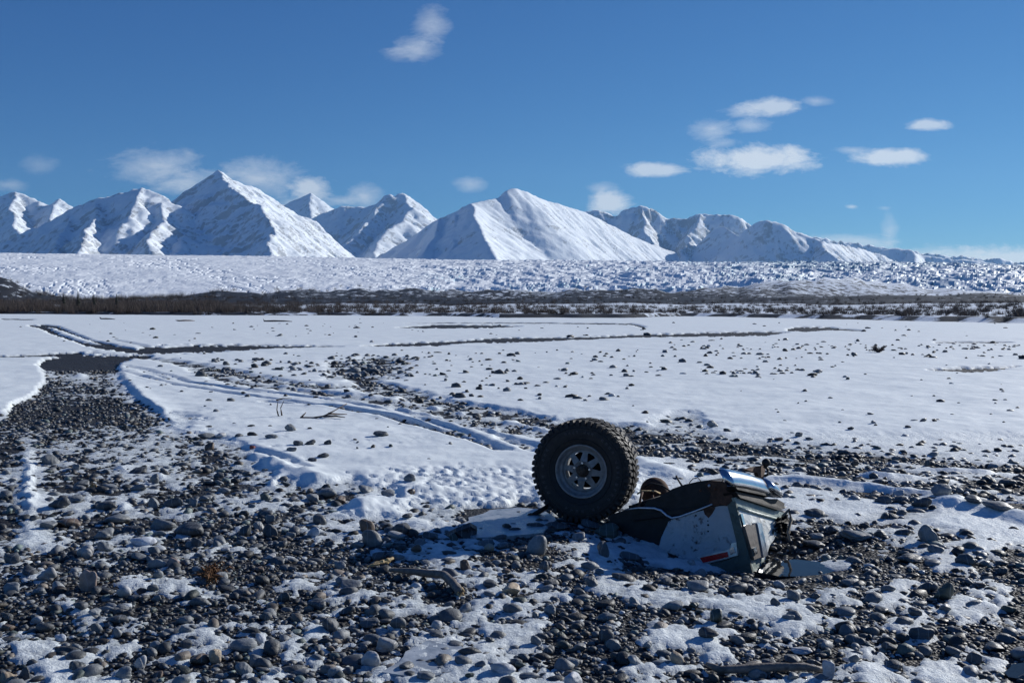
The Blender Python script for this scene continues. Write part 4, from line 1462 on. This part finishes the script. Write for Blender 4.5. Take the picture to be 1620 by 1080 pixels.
for a0, a1, n in ((72, 118, 9), (-5, 62, 10), (150, 215, 9), (250, 300, 7), (320, 345, 4)):   # worn, illegible raised lettering
    for k in range(n):
        th = math.radians(a0 + (a1 - a0) * k / (n - 1))
        if (k * 7 + a0) % 5 == 3: continue
        for (dr, dt, hr, ht) in ((0, -.006, .012, .0025), (0.009 * random.choice((1, -1, 0)), 0, .003, .006), (0, .006, random.choice((.012, .006)), .0025)):
            c, s = math.cos(th), math.sin(th)
            vs = []
            for z_ in (0.152, 0.1585):
                for (q, t) in ((-hr, -ht), (hr, -ht), (hr, ht), (-hr, ht)):
                    r = 0.318 + dr + q; tt = dt + t
                    vs.append(bm.verts.new((r * c - tt * s, r * s + tt * c, z_)))
            for f in ((3, 2, 1, 0), (4, 5, 6, 7), (0, 1, 5, 4), (1, 2, 6, 5), (2, 3, 7, 6), (3, 0, 4, 7)):
                bm.faces.new([vs[i] for i in f])
lt = bm_obj('raised_lettering', bm, M['letter'], wheel)
lt['kind'] = 'stuff'
bm = bmesh.new()
lathe(bm, [(0.206, 0.100), (0.214, 0.116), (0.219, 0.124), (0.215, 0.130), (0.207, 0.128), (0.199, 0.118), (0.194, 0.098), (0.189, 0.088), (0.178, 0.083), (0.172, 0.078), (0.168, 0.066), (0.165, 0.04), (0.165, -0.09), (0.185, -0.108), (0.212, -0.124), (0.216, -0.118), (0.205, -0.100)], 80)
bm_obj('rim', bm, M['rim'], wheel, True)
bm = bmesh.new()   # dished centre with eight triangular windows
loops = []


def ring_edges(pts):
    vs = [bm.verts.new((x, y, 0)) for x, y in pts]
    return [bm.edges.new((vs[i], vs[(i + 1) % len(vs)])) for i in range(len(vs))]


ed = ring_edges([(0.1665 * math.cos(2 * math.pi * k / 64), 0.1665 * math.sin(2 * math.pi * k / 64)) for k in range(64)])
ed += ring_edges([(0.052 * math.cos(2 * math.pi * k / 32), 0.052 * math.sin(2 * math.pi * k / 32)) for k in range(32)])
for k in range(8):
    t0 = 2 * math.pi * (k + 0.35) / 8
    hp = [(0.084, 0.05), (0.092, 0.075), (0.138, 0.235), (0.147, 0.235), (0.151, 0.12), (0.151, -0.12), (0.147, -0.235), (0.138, -0.235), (0.092, -0.075), (0.084, -0.05)]
    ed += ring_edges([(r * math.cos(t0 + a), r * math.sin(t0 + a)) for (r, a) in hp])
bmesh.ops.triangle_fill(bm, use_beauty=True, edges=ed)
# triangle_fill may close the windows: drop every face whose centre lies inside a window or the hub hole
bad = []
for f in bm.faces:
    c = f.calc_center_median(); r = math.hypot(c.x, c.y); a = math.atan2(c.y, c.x)
    da = (a - 2 * math.pi * 0.35 / 8) % (math.pi / 4)
    da = min(da, math.pi / 4 - da)
    if r < 0.050 or (0.086 < r < 0.150 and da < (r - 0.080) / 0.058 * 0.225):
        bad.append(f)
bmesh.ops.delete(bm, geom=bad, context='FACES')
r_ = bmesh.ops.extrude_face_region(bm, geom=list(bm.faces))
for v in [v for v in r_['geom'] if isinstance(v, bmesh.types.BMVert)]:
    v.co.z -= 0.010
for v in bm.verts:
    r = math.hypot(v.co.x, v.co.y)
    v.co.z += 0.062 + 0.028 * max(0, min(1, (0.16 - r) / 0.09)) - 0.02 * max(0, min(1, (0.075 - r) / 0.025))
bm_obj('spoke_disc', bm, M['rim'], wheel, False)
bm = bmesh.new()
lathe(bm, [(0.053, 0.02), (0.053, 0.078), (0.046, 0.086), (0.040, 0.088), (0.038, 0.118), (0.030, 0.126), (0.0005, 0.128)], 28)
bm_obj('hub', bm, M['hub'], wheel, True)
for k in range(5):
    bm = bmesh.new()
    th = 2 * math.pi * (k + .2) / 5
    bmesh.ops.create_cone(bm, cap_ends=True, segments=6, radius1=0.011, radius2=0.009, depth=0.024, matrix=Matrix.Translation((0.066 * math.cos(th), 0.066 * math.sin(th), 0.096)))
    bm_obj('lug_nut', bm, M['trim'], wheel)
bm = bmesh.new()
lathe(bm, [(0.0005, -0.02), (0.150, -0.02), (0.150, -0.075), (0.06, -0.085), (0.045, -0.10)], 36)
bm_obj('brake_drum', bm, M['shadedrust'], wheel, True)


# body planes: the corner edge runs from (1189,908) up to (1163,791); the side goes back to the left, the tail back to the right
def edge_px(py):
    t = (908 - py) / 117.0
    return 1189 - 26 * t, t


def yS(px, py):
    e, t = edge_px(py)
    return 7.05 + 0.15 * t + (e - px) / 189.0 * 0.55


def yR(px, py):
    e, t = edge_px(py)
    return 7.05 + 0.15 * t + (px - e) / 48.0 * 0.40


def slab(bm, pts, yf, thick, off=0.0, push=None):
    P = [at(a, b, yf(a, b)) for (a, b) in pts]
    n = Vector((0, 0, 0))
    for i in range(len(P)):
        a, b = P[i], P[(i + 1) % len(P)]
        n += Vector(((a.y - b.y) * (a.z + b.z), (a.z - b.z) * (a.x + b.x), (a.x - b.x) * (a.y + b.y)))
    n.normalize()
    if n.y > 0: n = -n
    fr = [bm.verts.new(p + n * off) for p in P]
    bk = [bm.verts.new(p + n * (off - thick) + (push or Vector((0, 0, 0)))) for p in P]
    bm.faces.new(fr); bm.faces.new(bk[::-1])
    k = len(P)
    for i in range(k):
        bm.faces.new((fr[i], bk[i], bk[(i + 1) % k], fr[(i + 1) % k]))
    return n


def plate(name, pts, yf, thick, mat, off=0.0, bevel=None, parent=None, push=None):
    bm = bmesh.new()
    slab(bm, pts, yf, thick, off, push)
    return wpart(name, bm, mat, parent, False, bevel)


def wtube(name, pts, radii, mat, parent=None, seg=10, wob=0.05):
    bm = bmesh.new()
    tube(bm, pts, radii, seg, 3, wob)
    return wpart(name, bm, mat, parent, True)


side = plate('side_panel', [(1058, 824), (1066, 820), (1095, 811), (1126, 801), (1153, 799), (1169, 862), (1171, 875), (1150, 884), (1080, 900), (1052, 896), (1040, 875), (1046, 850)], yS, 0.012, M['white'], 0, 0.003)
side['label'] = 'white side panel lying in shade'
plate('rust_hole', [(1112, 803), (1122, 799), (1132, 803), (1127, 812), (1121, 819), (1115, 813)], yS, 0.004, M['rust'], 0.003, None, side)
for (qx, qy, q) in ((1120, 823.5, 1.1), (1120.5, 830, 1.7), (1120.5, 840, 1.4), (1101, 815, 1.6)):
    plate('bullet_hole', [(qx + q * math.cos(k * math.pi / 4), qy + q * math.sin(k * math.pi / 4)) for k in range(8)], yS, 0.004, M['shadedrust'], 0.0025, None, side)
plate('lower_panel', [(1066, 903), (1150, 886), (1172, 876), (1193, 909), (1192, 924), (1140, 935), (1080, 925)], yS, 0.012, M['green'], 0.002, 0.003)
plate('corner_pillar', [(1150, 793), (1163, 789), (1192, 909), (1194, 925), (1174, 925), (1169, 870), (1158, 825)], yS, 0.02, M['green'], 0.008, 0.006)
# red side lamp in its bright frame
lamp = bpy.data.objects.new('side_lamp', None); link(lamp, wreck)
plate('bezel', [(1104, 880), (1156, 868), (1158, 859), (1166, 857), (1168, 878), (1112, 892)], yS, 0.014, M['trim'], 0.012, 0.003, lamp)
plate('lens', [(1109, 881.5), (1152, 872), (1154, 880), (1114, 889.5)], yS, 0.012, M['redlens'], 0.019, 0.003, lamp)
plate('bulb_cover', [(1156, 867), (1162, 864), (1165, 873), (1157, 877)], yS, 0.01, M['chrome'], 0.020, 0.003, lamp)
# wheel arch lip and dark wheel well
lip = [(988, 806), (1010, 803), (1035, 803.5), (1046, 807), (1055, 815), (1063, 819), (1075, 817), (1100, 808), (1127, 797)]
wtube('arch_lip', [at(a, b, yS(a, b) - 0.01) for a, b in lip], [.006, .007, .008, .009, .009, .009, .008, .007, .006], M['trim'])
plate('wheel_well', [(960, 815), (988, 806), (1035, 804), (1052, 813), (1060, 826), (1048, 850), (1040, 875), (1000, 872), (965, 850)], yS, 0.02, M['shadedrust'], -0.03, 0.006)
plate('inner_fender', [(985, 800), (1040, 800), (1068, 815), (1126, 796), (1126, 812), (1060, 840), (990, 850)], yS, 0.25, M['shadedrust'], -0.10, 0.02)
# underside: floor pan, frame rail with a rusted end, tank
A_, B_, C_ = at(1163, 791, yR(1163, 791)), at(1238, 816, yR(1238, 816)), at(1000, 812, yS(1000, 812))
D_ = B_ + (C_ - A_)
bm = bmesh.new()
tp = [bm.verts.new(p + Vector((0, 0, -.015))) for p in (A_, B_, D_, C_)]
bt = [bm.verts.new(p + Vector((0, 0, -.055))) for p in (A_, B_, D_, C_)]
bm.faces.new(tp); bm.faces.new(bt[::-1])
for i in range(4):
    bm.faces.new((tp[i], bt[i], bt[(i + 1) % 4], tp[(i + 1) % 4]))
wpart('floor_pan', bm, M['shadedrust'])
tank = plate('frame_rail', [(1012, 806), (1020, 792), (1040, 785), (1060, 773), (1080, 766), (1100, 761.5), (1122, 759), (1136, 761), (1146, 767), (1152, 780), (1150, 798), (1126, 806), (1070, 822), (1030, 820)], yS, 0.30, M['shadedrust'], -0.04, 0.022, None, Vector((.05, .1, 0)))
plate('rusted_bracket', [(1116, 765), (1126, 760), (1140, 761), (1150, 765), (1158, 777), (1160, 791), (1150, 800), (1140, 797), (1132, 801), (1122, 794), (1126, 780), (1120, 774)], yS, 0.05, M['rust'], 0.012, 0.008)
for (qx, qy) in ((1122, 768), (1108, 775), (1131, 772)):
    bm = bmesh.new()
    bmesh.ops.create_icosphere(bm, subdivisions=2, radius=0.012, matrix=Matrix.Translation(at(qx, qy, yS(qx, qy) - 0.02)))
    wpart('bolt', bm, M['trim'] if qx == 1122 else M['rust'], tank, True)
bm = bmesh.new()     # differential housing seen end-on
c0 = at(1035, 778, 8.25)
lathe(bm, [(0.0005, .06), (.05, .055), (.095, .03), (.118, .0), (.122, -.03), (.10, -.10), (.05, -.16)], 32)
q = Vector((-0.25, -0.95, 0.12)).to_track_quat('Z', 'Y').to_matrix().to_4x4()
bmesh.ops.transform(bm, matrix=Matrix.Translation(c0) @ q, verts=bm.verts)
wpart('differential', bm, M['rust'], None, True)
wtube('axle', [wc - ax * .08, wc - ax * .5, wc - ax * 1.1], [.045, .045, .045], M['shadedrust'])
wtube('brake_line', [at(1008, 781, 7.8), at(1016, 776, 7.82), at(1036, 776.5, 7.9), at(1044, 780, 7.95)], [.007] * 4, M['splinter'], None, 6)
wtube('spring_shackle', [at(1016, 778, 7.8), at(1013, 790, 7.75), at(1011, 804, 7.7)], [.012, .010, .012], M['rust'], None, 8)
wtube('spring_shackle', [at(1032, 784, 7.85), at(1035, 792, 7.8), at(1033, 803, 7.72)], [.012, .010, .012], M['rust'], None, 8)
for k_, (y0_, y1_) in enumerate(((796, 786), (799, 789), (802, 792))):
    wtube('leaf_spring', [at(1000 + 3 * k_, y0_ + 4, 7.72), at(1025, (y0_ + y1_) / 2 + 1, 7.76), at(1052 - 4 * k_, y1_ - 3, 7.82)], [.010, .012, .010], M['rust'] if k_ == 1 else M['shadedrust'], None, 6)
wtube('brake_hose', [at(1020, 770, 7.95), at(1030, 764, 7.95), at(1048, 768, 7.93), at(1060, 776, 7.85), at(1066, 786, 7.7)], [.007] * 5, M['rubber'], None, 7)
wtube('loose_wire', [at(1090, 764, 7.5), at(1096, 757, 7.5), at(1104, 755, 7.48), at(1110, 762, 7.45)], [.004] * 4, M['rubber'], None, 6)
wtube('loose_wire', [at(1140, 764, 7.3), at(1146, 756, 7.3), at(1153, 760, 7.28), at(1151, 772, 7.2)], [.004] * 4, M['rubber'], None, 6)
wtube('cable_stub', [at(1070, 753, 7.95), at(1073, 759, 7.9), at(1079, 768, 7.85)], [.010, .007, .008], M['shadedrust'], None, 7)
rod = wtube('shock_absorber', [at(872, 797, 8.25), at(858, 806, 8.22), at(842, 815, 8.2)], [.018, .020, .020], M['shadedrust'], None, 10)
bm = bmesh.new()
lathe(bm, [(.012, -.028), (.030, -.026), (.034, -.012), (.034, .012), (.030, .026), (.012, .028)], 18, True)
bmesh.ops.transform(bm, matrix=Matrix.Translation(at(840, 817.5, 8.19)) @ Vector((-.3, -.9, .2)).to_track_quat('Z', 'Y').to_matrix().to_4x4(), verts=bm.verts)
wpart('rod_eye', bm, M['rust'], rod, True)
plate('mount_tab', [(847, 821), (853, 812), (856, 814), (853, 825), (848, 826)], lambda a, b: 8.18, 0.012, M['splinter'], 0, 0.002, rod)
# tail of the body
plate('tail_sill', [(1160, 787), (1164, 786), (1240, 811), (1239, 823), (1168, 804)], yR, 0.02, M['lightgreen'], 0.004, 0.004)
wtube('tail_rail', [at(a, b, yR(a, b) - 0.012) for a, b in ((1168, 803), (1190, 810), (1215, 817), (1240, 824))], [.011, .012, .012, .011], M['lightgreen'])
tail = plate('tailgate', [(1168, 806), (1237, 825), (1231, 836), (1227, 850), (1218, 862), (1213, 878), (1206, 905), (1204, 925), (1192, 925), (1190, 908)], yR, 0.015, M['sunlitwhite'], 0, 0.003)
tail['label'] = 'white tailgate panel lit by the sun, torn at its right edge'
plate('tail_corner', [(1185, 884), (1207, 884), (1216, 900), (1214, 925), (1193, 925), (1190, 908)], yR, 0.012, M['lightgreen'], 0.006, 0.003)
tl = bpy.data.objects.new('tail_lamp', None); link(tl, wreck)
plate('lamp_body', [(1172, 833), (1178, 830), (1184, 833), (1191, 828), (1203, 880), (1187, 886)], yR, 0.05, M['brownlens'], 0.032, 0.004, tl)
plate('chrome_edge', [(1190, 827), (1197, 829), (1207, 879), (1200, 883)], yR, 0.06, M['trim'], 0.042, 0.004, tl)
plate('inner_trim', [(1169, 813), (1172, 812), (1177, 830), (1174, 832)], yR, 0.02, M['chrome'], 0.014, 0.002, tl)
plate('lamp_socket', [(1183, 868), (1188, 866), (1190, 876), (1186, 879)], yR, 0.02, M['chrome'], 0.044, 0.003, tl)
# bumper
def yB(px, py):
    return yR(px, py) + (772 - py) / 28.0 * 0.055


def bar(name, path, hh, depth, mat, tilt, parent=None):
    """a half-round bar along the tail: path of (px, py), half height, bulge"""
    bm = bmesh.new()
    out = Vector((0.80, -0.58, 0.12)).normalized()
    up = (Vector((0, 0, 1)) - out * out.z).normalized()
    prof = []
    for a in (-100, -84, -66, -42, -16, 10, 36, 60, 80, 96):
        r_ = math.radians(a)
        prof.append((abs(math.cos(r_)) ** 0.55 * (1 if abs(a) < 90 else -1) * depth, math.sin(r_) * hh))
    rings = []
    for k, (a, b, w_) in enumerate(path):
        c = at(a, b, yR(a, b) - 0.02)
        rings.append([bm.verts.new(c + out * (o_ * w_ - tilt * u_) + up * u_ * w_) for (o_, u_) in prof])
    for r0, r1 in zip(rings[:-1], rings[1:]):
        for k in range(len(prof) - 1):
            bm.faces.new((r0[k], r0[k + 1], r1[k + 1], r1[k]))
    bm.faces.new(rings[0]); bm.faces.new(rings[-1][::-1])
    return wpart(name, bm, mat, parent, True)


bump = bar('bumper', [(1146, 755, .92), (1149, 755.5, 1), (1160, 757, 1.03), (1170, 759, 1.0), (1182, 761.5, 1.02), (1194, 765, 1.0), (1204, 768, .98), (1208, 769, .90)], 0.066, 0.05, M['chrome'], 0.45)
plate('lower_flange', [(1153, 771), (1176, 775), (1210, 781.5), (1209, 787), (1180, 781), (1157, 776)], yR, 0.08, M['shadedrust'], 0.05, 0.004, bump)
bar('end_cap', [(1207, 767, .95), (1211, 768, 1), (1216, 771, 1), (1222, 775, .95), (1226, 779, .75)], 0.055, 0.075, M['chrome'], 0.5, bump)
plate('bumper_bracket', [(1157, 778), (1180, 783), (1212, 790), (1224, 790), (1236, 797), (1234, 806), (1226, 808), (1165, 788)], yR, 0.10, M['shadedrust'], 0.03, 0.01)
hitch = plate('tow_hitch', [(1180, 742), (1190, 738), (1207, 736), (1211, 741), (1208, 758), (1201, 757), (1198, 747), (1188, 745)], lambda a, b: yR(a, b) + 0.16, 0.03, M['rust'], 0.0, 0.005)
bm = bmesh.new()
bmesh.ops.create_icosphere(bm, subdivisions=3, radius=0.034, matrix=Matrix.Translation(at(1212, 731.5, yR(1209, 745) + .14)))
wpart('tow_ball', bm, M['shadedrust'], hitch, True)
wtube('shackle', [at(1209, 737, yR(1209, 745) + .14), at(1215, 742, yR(1209, 745) + .14), at(1215, 750, yR(1209, 745) + .14), at(1209, 753, yR(1209, 745) + .14)], [.012] * 4, M['shadedrust'], hitch, 8)


def crumple(name, corners, nu, nv, amp, mat, seed, yoff, ragged=0.25):
    """a torn, folded sheet of matting between four traced corners"""
    bm = bmesh.new()
    C4 = [at(a, b, yR(1232, 830) + yoff + dy) for (a, b, dy) in corners]
    g = {}
    for i in range(nu + 1):
        for j in range(nv + 1):
            u, v = i / nu, j / nv
            p = C4[0].lerp(C4[1], u).lerp(C4[3].lerp(C4[2], u), v)
            nz = fbm(np.array([u * 3.1 + seed]), np.array([v * 3.7]), 3, seed)[0]; n2 = perlin(np.array([u * 7 + seed]), np.array([v * 3]), seed + 2)[0]
            g[i, j] = bm.verts.new(p + Vector((amp * .6 * n2, -amp * 2 * nz, amp * .7 * nz)))
    rs = np.random.default_rng(seed)
    for i in range(nu):
        for j in range(nv):
            if (i in (0, nu - 1) or j in (0, nv - 1)) and rs.uniform() < ragged: continue
            bm.faces.new((g[i, j], g[i + 1, j], g[i + 1, j + 1], g[i, j + 1]))
    bmesh.ops.solidify(bm, geom=list(bm.faces), thickness=0.006)
    return wpart(name, bm, mat, None, True)


crumple('torn_matting', [(1222, 836, 0), (1243, 846, .1), (1240, 872, .05), (1204, 884, -.1)], 14, 16, 0.035, M['mat'], 5, -0.12)
crumple('torn_matting', [(1230, 818, 0), (1250, 812, .15), (1250, 850, .1), (1224, 846, -.05)], 12, 14, 0.05, M['shadedrust'], 9, -0.06, 0.4)
wtube('bent_strap', [at(1238, 816, 7.45), at(1248, 806, 7.5), at(1252, 822, 7.5), at(1246, 842, 7.45), at(1250, 856, 7.4)], [.010, .012, .012, .010, .008], M['mat'], None, 7)
wtube('broken_rod', [at(1203, 897, 6.95), at(1230, 894.5, 7.0), at(1254, 892.5, 7.02)], [.008, .010, .014], M['rust'], None, 8)

# dark wedge of rock left of the pool's edge
bm = bmesh.new()
yb = gp(725, 852).y
slab(bm, [(700, 852), (722, 841), (744, 832), (755, 838), (753, 852), (740, 856), (715, 857)], lambda a, b: yb + (0.12 if a < 722 else 0.0) + (0.1 if a > 750 else 0), 0.045)
o = bm_obj('rock_wedge', bm, M['stone'], None, False, 0.008)
o.color = (0.045, 0.048, 0.052, 1)
tag(o, 'sharp dark triangular rock wedge at the edge of the frozen pool', 'rock')


# ------------------------------------------------------------------ puddles and ice
def sheet(name, pts, z, mat, label):
    """flat water or ice inside a traced outline"""
    bm = bmesh.new()
    vs = []
    n = len(pts)
    C = [((pts[i][0] * (1 - f) + pts[(i + 1) % n][0] * f), (pts[i][1] * (1 - f) + pts[(i + 1) % n][1] * f)) for i in range(n) for f in (0, .25, .5, .75)]
    for (a, b) in C:
        d = ray(a, b); t = (z - CAMZ) / d[2]
        x, y = d[0] * t, d[1] * t
        x += 0.03 * float(perlin(np.array([x * 6]), np.array([y * 6]), 3)[0])
        vs.append(bm.verts.new((x, y, z)))
    f = bm.faces.new(vs)
    r = bmesh.ops.extrude_face_region(bm, geom=[f])
    bmesh.ops.translate(bm, verts=[v for v in r['geom'] if isinstance(v, bmesh.types.BMVert)], vec=(0, 0, -0.04))
    o = bm_obj(name, bm, mat)
    return tag(o, label, None, None, 'structure')


zp = min(float(ground_h(np.array([1.95]), np.array([6.75]))[0]), float(ground_h(np.array([2.1]), np.array([6.85]))[0])) + 0.03
sheet('puddle', [(1195, 903), (1218, 889), (1255, 884), (1300, 889), (1335, 895), (1340, 901), (1320, 907), (1270, 911), (1228, 911)], zp, M['water'], 'small dark puddle beside the wreck reflecting blue sky')
zi = float(ground_h(np.array([-.1]), np.array([8.1]))[0]) + 0.022
sheet('frozen_pool', [(722, 838), (745, 818), (778, 806), (820, 802), (862, 806), (880, 822), (860, 842), (800, 848), (750, 850)], zi, M['ice'], 'grey frozen pool left of the wheel')
g_ = gp(1620, 1060, False)
sheet('puddle', [(1588, 1062), (1600, 1050), (1640, 1044), (1700, 1050), (1700, 1072), (1640, 1076), (1600, 1070)], g_.z + 0.02, M['water'], 'tiny dark puddle in the bottom right corner')
g_ = gp(650, 1050, False)
sheet('frozen_pool', [(610, 1062), (640, 1030), (680, 1012), (720, 1016), (740, 1034), (720, 1060), (670, 1072)], g_.z + 0.018, M['ice'], 'thin grey ice patch among stones at bottom centre')


# ------------------------------------------------------------------ driftwood, twigs, scraps
root = empty('driftwood_branch', gp(690, 925))
tag(root, 'curved grey driftwood branch lying on gravel, broken at its right end', 'driftwood')
P = px_pts([(617, 908), (645, 914), (680, 919), (702, 921), (716, 932), (728, 944)], [.03, .045, .05, .05, .045, .03])
P, R_ = densify(P, [.012, .020, .024, .026, .027, .026])
bm = bmesh.new(); tube(bm, [p - root.location for p in P], R_, 10, 1, 0.10)
bm_obj('branch', bm, M['driftwood'], root, True)
bm = bmesh.new()
e0 = P[-1] - root.location; dirv = (P[-1] - P[-2]).normalized()
for k in range(9):
    a = Vector((random.uniform(-.018, .018), random.uniform(-.018, .018), random.uniform(-.016, .016)))
    tube(bm, [e0 + a - dirv * .02, e0 + a + dirv * random.uniform(.02, .06)], [.007, .002], 5, k)
bm_obj('splintered_end', bm, M['splinter'], root)

root = empty('wood_chip', gp(600, 900))
tag(root, 'pale yellow splintered wood chip beside the driftwood branch', 'wood chip')
P = px_pts([(581, 903), (597, 899), (612, 896), (622, 893)], [.03, .035, .04, .045])
P, R_ = densify(P, [.006, .014, .017, .010])
bm = bmesh.new(); tube(bm, [p - root.location for p in P], R_, 6, 5, 0.35)
bm_obj('chip', bm, M['splinter'], root)

root = empty('driftwood_stick', gp(1210, 1068))
tag(root, 'long straight grey driftwood stick at the bottom edge', 'driftwood')
P = px_pts([(1118, 1058), (1140, 1069), (1180, 1068), (1230, 1066), (1275, 1064), (1300, 1065)], [.025, .03, .035, .035, .03, .02])
P, R_ = densify(P, [.010, .019, .021, .020, .018, .012])
bm = bmesh.new(); tube(bm, [p - root.location for p in P], R_, 9, 9, 0.12)
bm_obj('stick', bm, M['driftwood'], root, True)
bm = bmesh.new(); tube(bm, [P[3] - root.location, P[3] - root.location + Vector((.02, -.01, .03))], [.008, .004], 5, 3)
bm_obj('knot', bm, M['driftwood'], root)


def twig_branch(name, label, base_px, strokes, r0):
    g = gp(*base_px)
    rt = empty(name, g)
    tag(rt, label, 'branch')
    for i, st in enumerate(strokes):      # each stroke: [(px, py, depth offset)] traced, the first point on the snow
        pts = [at(a, b, g.y + dy) - g for (a, b, dy) in st]
        pts, rr = densify([Vector(p) for p in pts], [r0 * (1 - 0.7 * k / max(len(pts) - 1, 1)) for k in range(len(pts))], 3)
        bm = bmesh.new(); tube(bm, pts, rr, 6, i, 0.2)
        bm_obj('stem' if i == 0 else 'twig', bm, M['twig'], rt, True)
    return rt


twig_branch('dead_twig', 'thin bent dead twig standing up out of the snow', (441, 658), [[(441, 659, 0), (438, 648, 0), (440, 632, .05)], [(446, 657, .02), (444, 645, 0), (449, 634, .05)], [(437, 633, 0), (448, 630, .05), (462, 630, .1)]], 0.013)
twig_branch('dead_branch', 'dead forked branch lying on the snow left of the wheel', (512, 661), [[(475, 661, 0), (495, 661, 0), (512, 658, 0), (528, 650, .1), (549, 638, .5)], [(512, 658, 0), (532, 658, 0), (546, 660, -.1)], [(520, 654, .05), (533, 655, .2), (549, 655, .3)], [(476, 661, 0), (484, 652, .1)]], 0.020)

root = empty('rusty_clump', gp(335, 915))
tag(root, 'small rusty brown clump of matted roots in the left gravel', 'root clump')
M['clump'] = mat_simple('rusty_roots', (0.13, 0.060, 0.022), 0.9, var=0.5, scale=60, bump=0.3)
for part, n in (('root_mat', 110),):
    bm = bmesh.new()
    for k in range(n):
        a = gp(random.gauss(334, 7), random.gauss(912, 6)) - root.location
        b = a + Vector((random.gauss(0, .022), random.gauss(0, .02), random.uniform(-.01, .02)))
        c = b + Vector((random.gauss(0, .02), random.gauss(0, .018), random.uniform(-.025, .015)))
        a.z += .025; b.z += .035; c.z += .02
        tube(bm, [a, b, c], [.005, .006, .002], 5, k, 0.3)
    bm_obj(part, bm, M['clump'], root)['kind'] = 'stuff'

for (a0, b0, a1, b1, lab) in ((283, 508.5, 308, 508, 'dark drift log lying on far snow, left of another'), (418, 509, 462, 509, 'longer dark drift log lying on far snow'), (160, 505, 182, 505.5, 'short dark drift log on far snow at left')):
    g0, g1 = gp(a0, b0), gp(a1, b1)
    rt = empty('drift_log', g0)
    tag(rt, lab, 'log', 'drift logs on the far snow')
    bm = bmesh.new()
    L = (g1 - g0)
    tube(bm, [Vector((0, 0, .05)), L * .35 + Vector((0, 0, .10)), L * .7 + Vector((0, 0, .08)), L + Vector((0, 0, .04))], [.13, .11, .09, .05], 8, 2)
    bm_obj('log', bm, M['twig'], rt, True)
    bm = bmesh.new()
    for k in range(6):
        d_ = Vector((random.gauss(-.15, .15), random.gauss(0, .2), random.uniform(.1, .45)))
        tube(bm, [Vector((0, 0, .05)), d_], [.05, .015], 5, k)
    bm_obj('root_end', bm, M['twig'], rt)

g = gp(1390, 557)
rt = empty('dead_shrub', g)
tag(rt, 'small brown dead shrub alone on the snow plain at right', 'shrub')
for part, n in (('stem', 16), ('twig', 60)):
    bm = bmesh.new()
    for k in range(n):
        a = random.uniform(0, 2 * math.pi); l = random.uniform(.15, .38)
        b = Vector((math.cos(a) * l * .9, math.sin(a) * l * .6, random.uniform(.04, .26)))
        s0 = Vector((0, 0, -.02)) if part == 'stem' else b * random.uniform(.3, .7)
        tube(bm, [s0, (s0 + b) * .5 + Vector((0, 0, .03)), b], [.016, .012, .005], 4, k)
    bm_obj(part, bm, M['twig'], rt)


# ------------------------------------------------------------------ haze: the air between here and the mountains
def build_haze():
    bm = bmesh.new()
    x, y0, y1, z0, z1 = 19500, -19500, 19500, -160, 2600
    bmesh.ops.create_cube(bm, size=1.0)
    for v in bm.verts:
        v.co = Vector((x * (1 if v.co.x > 0 else -1), y1 if v.co.y > 0 else y0, z1 if v.co.z > 0 else z0))
    m = bpy.data.materials.new('haze')
    m.use_nodes = True
    w = NT(m.node_tree)
    out = w.n('ShaderNodeOutputMaterial')
    pv = w.n('ShaderNodeVolumePrincipled')
    pv.inputs['Color'].default_value = (0.36, 0.66, 1.0, 1)
    pv.inputs['Density'].default_value = HAZE_DENSITY
    pv.inputs['Anisotropy'].default_value = 0.2
    w.put(out.inputs['Volume'], pv.outputs[0])
    o = bm_obj('haze', bm, m)
    tag(o, 'thin blue haze in the air', None, None, 'stuff')


HAZE_DENSITY = 1.7e-5
if HAZE_DENSITY > 0:
    build_haze()
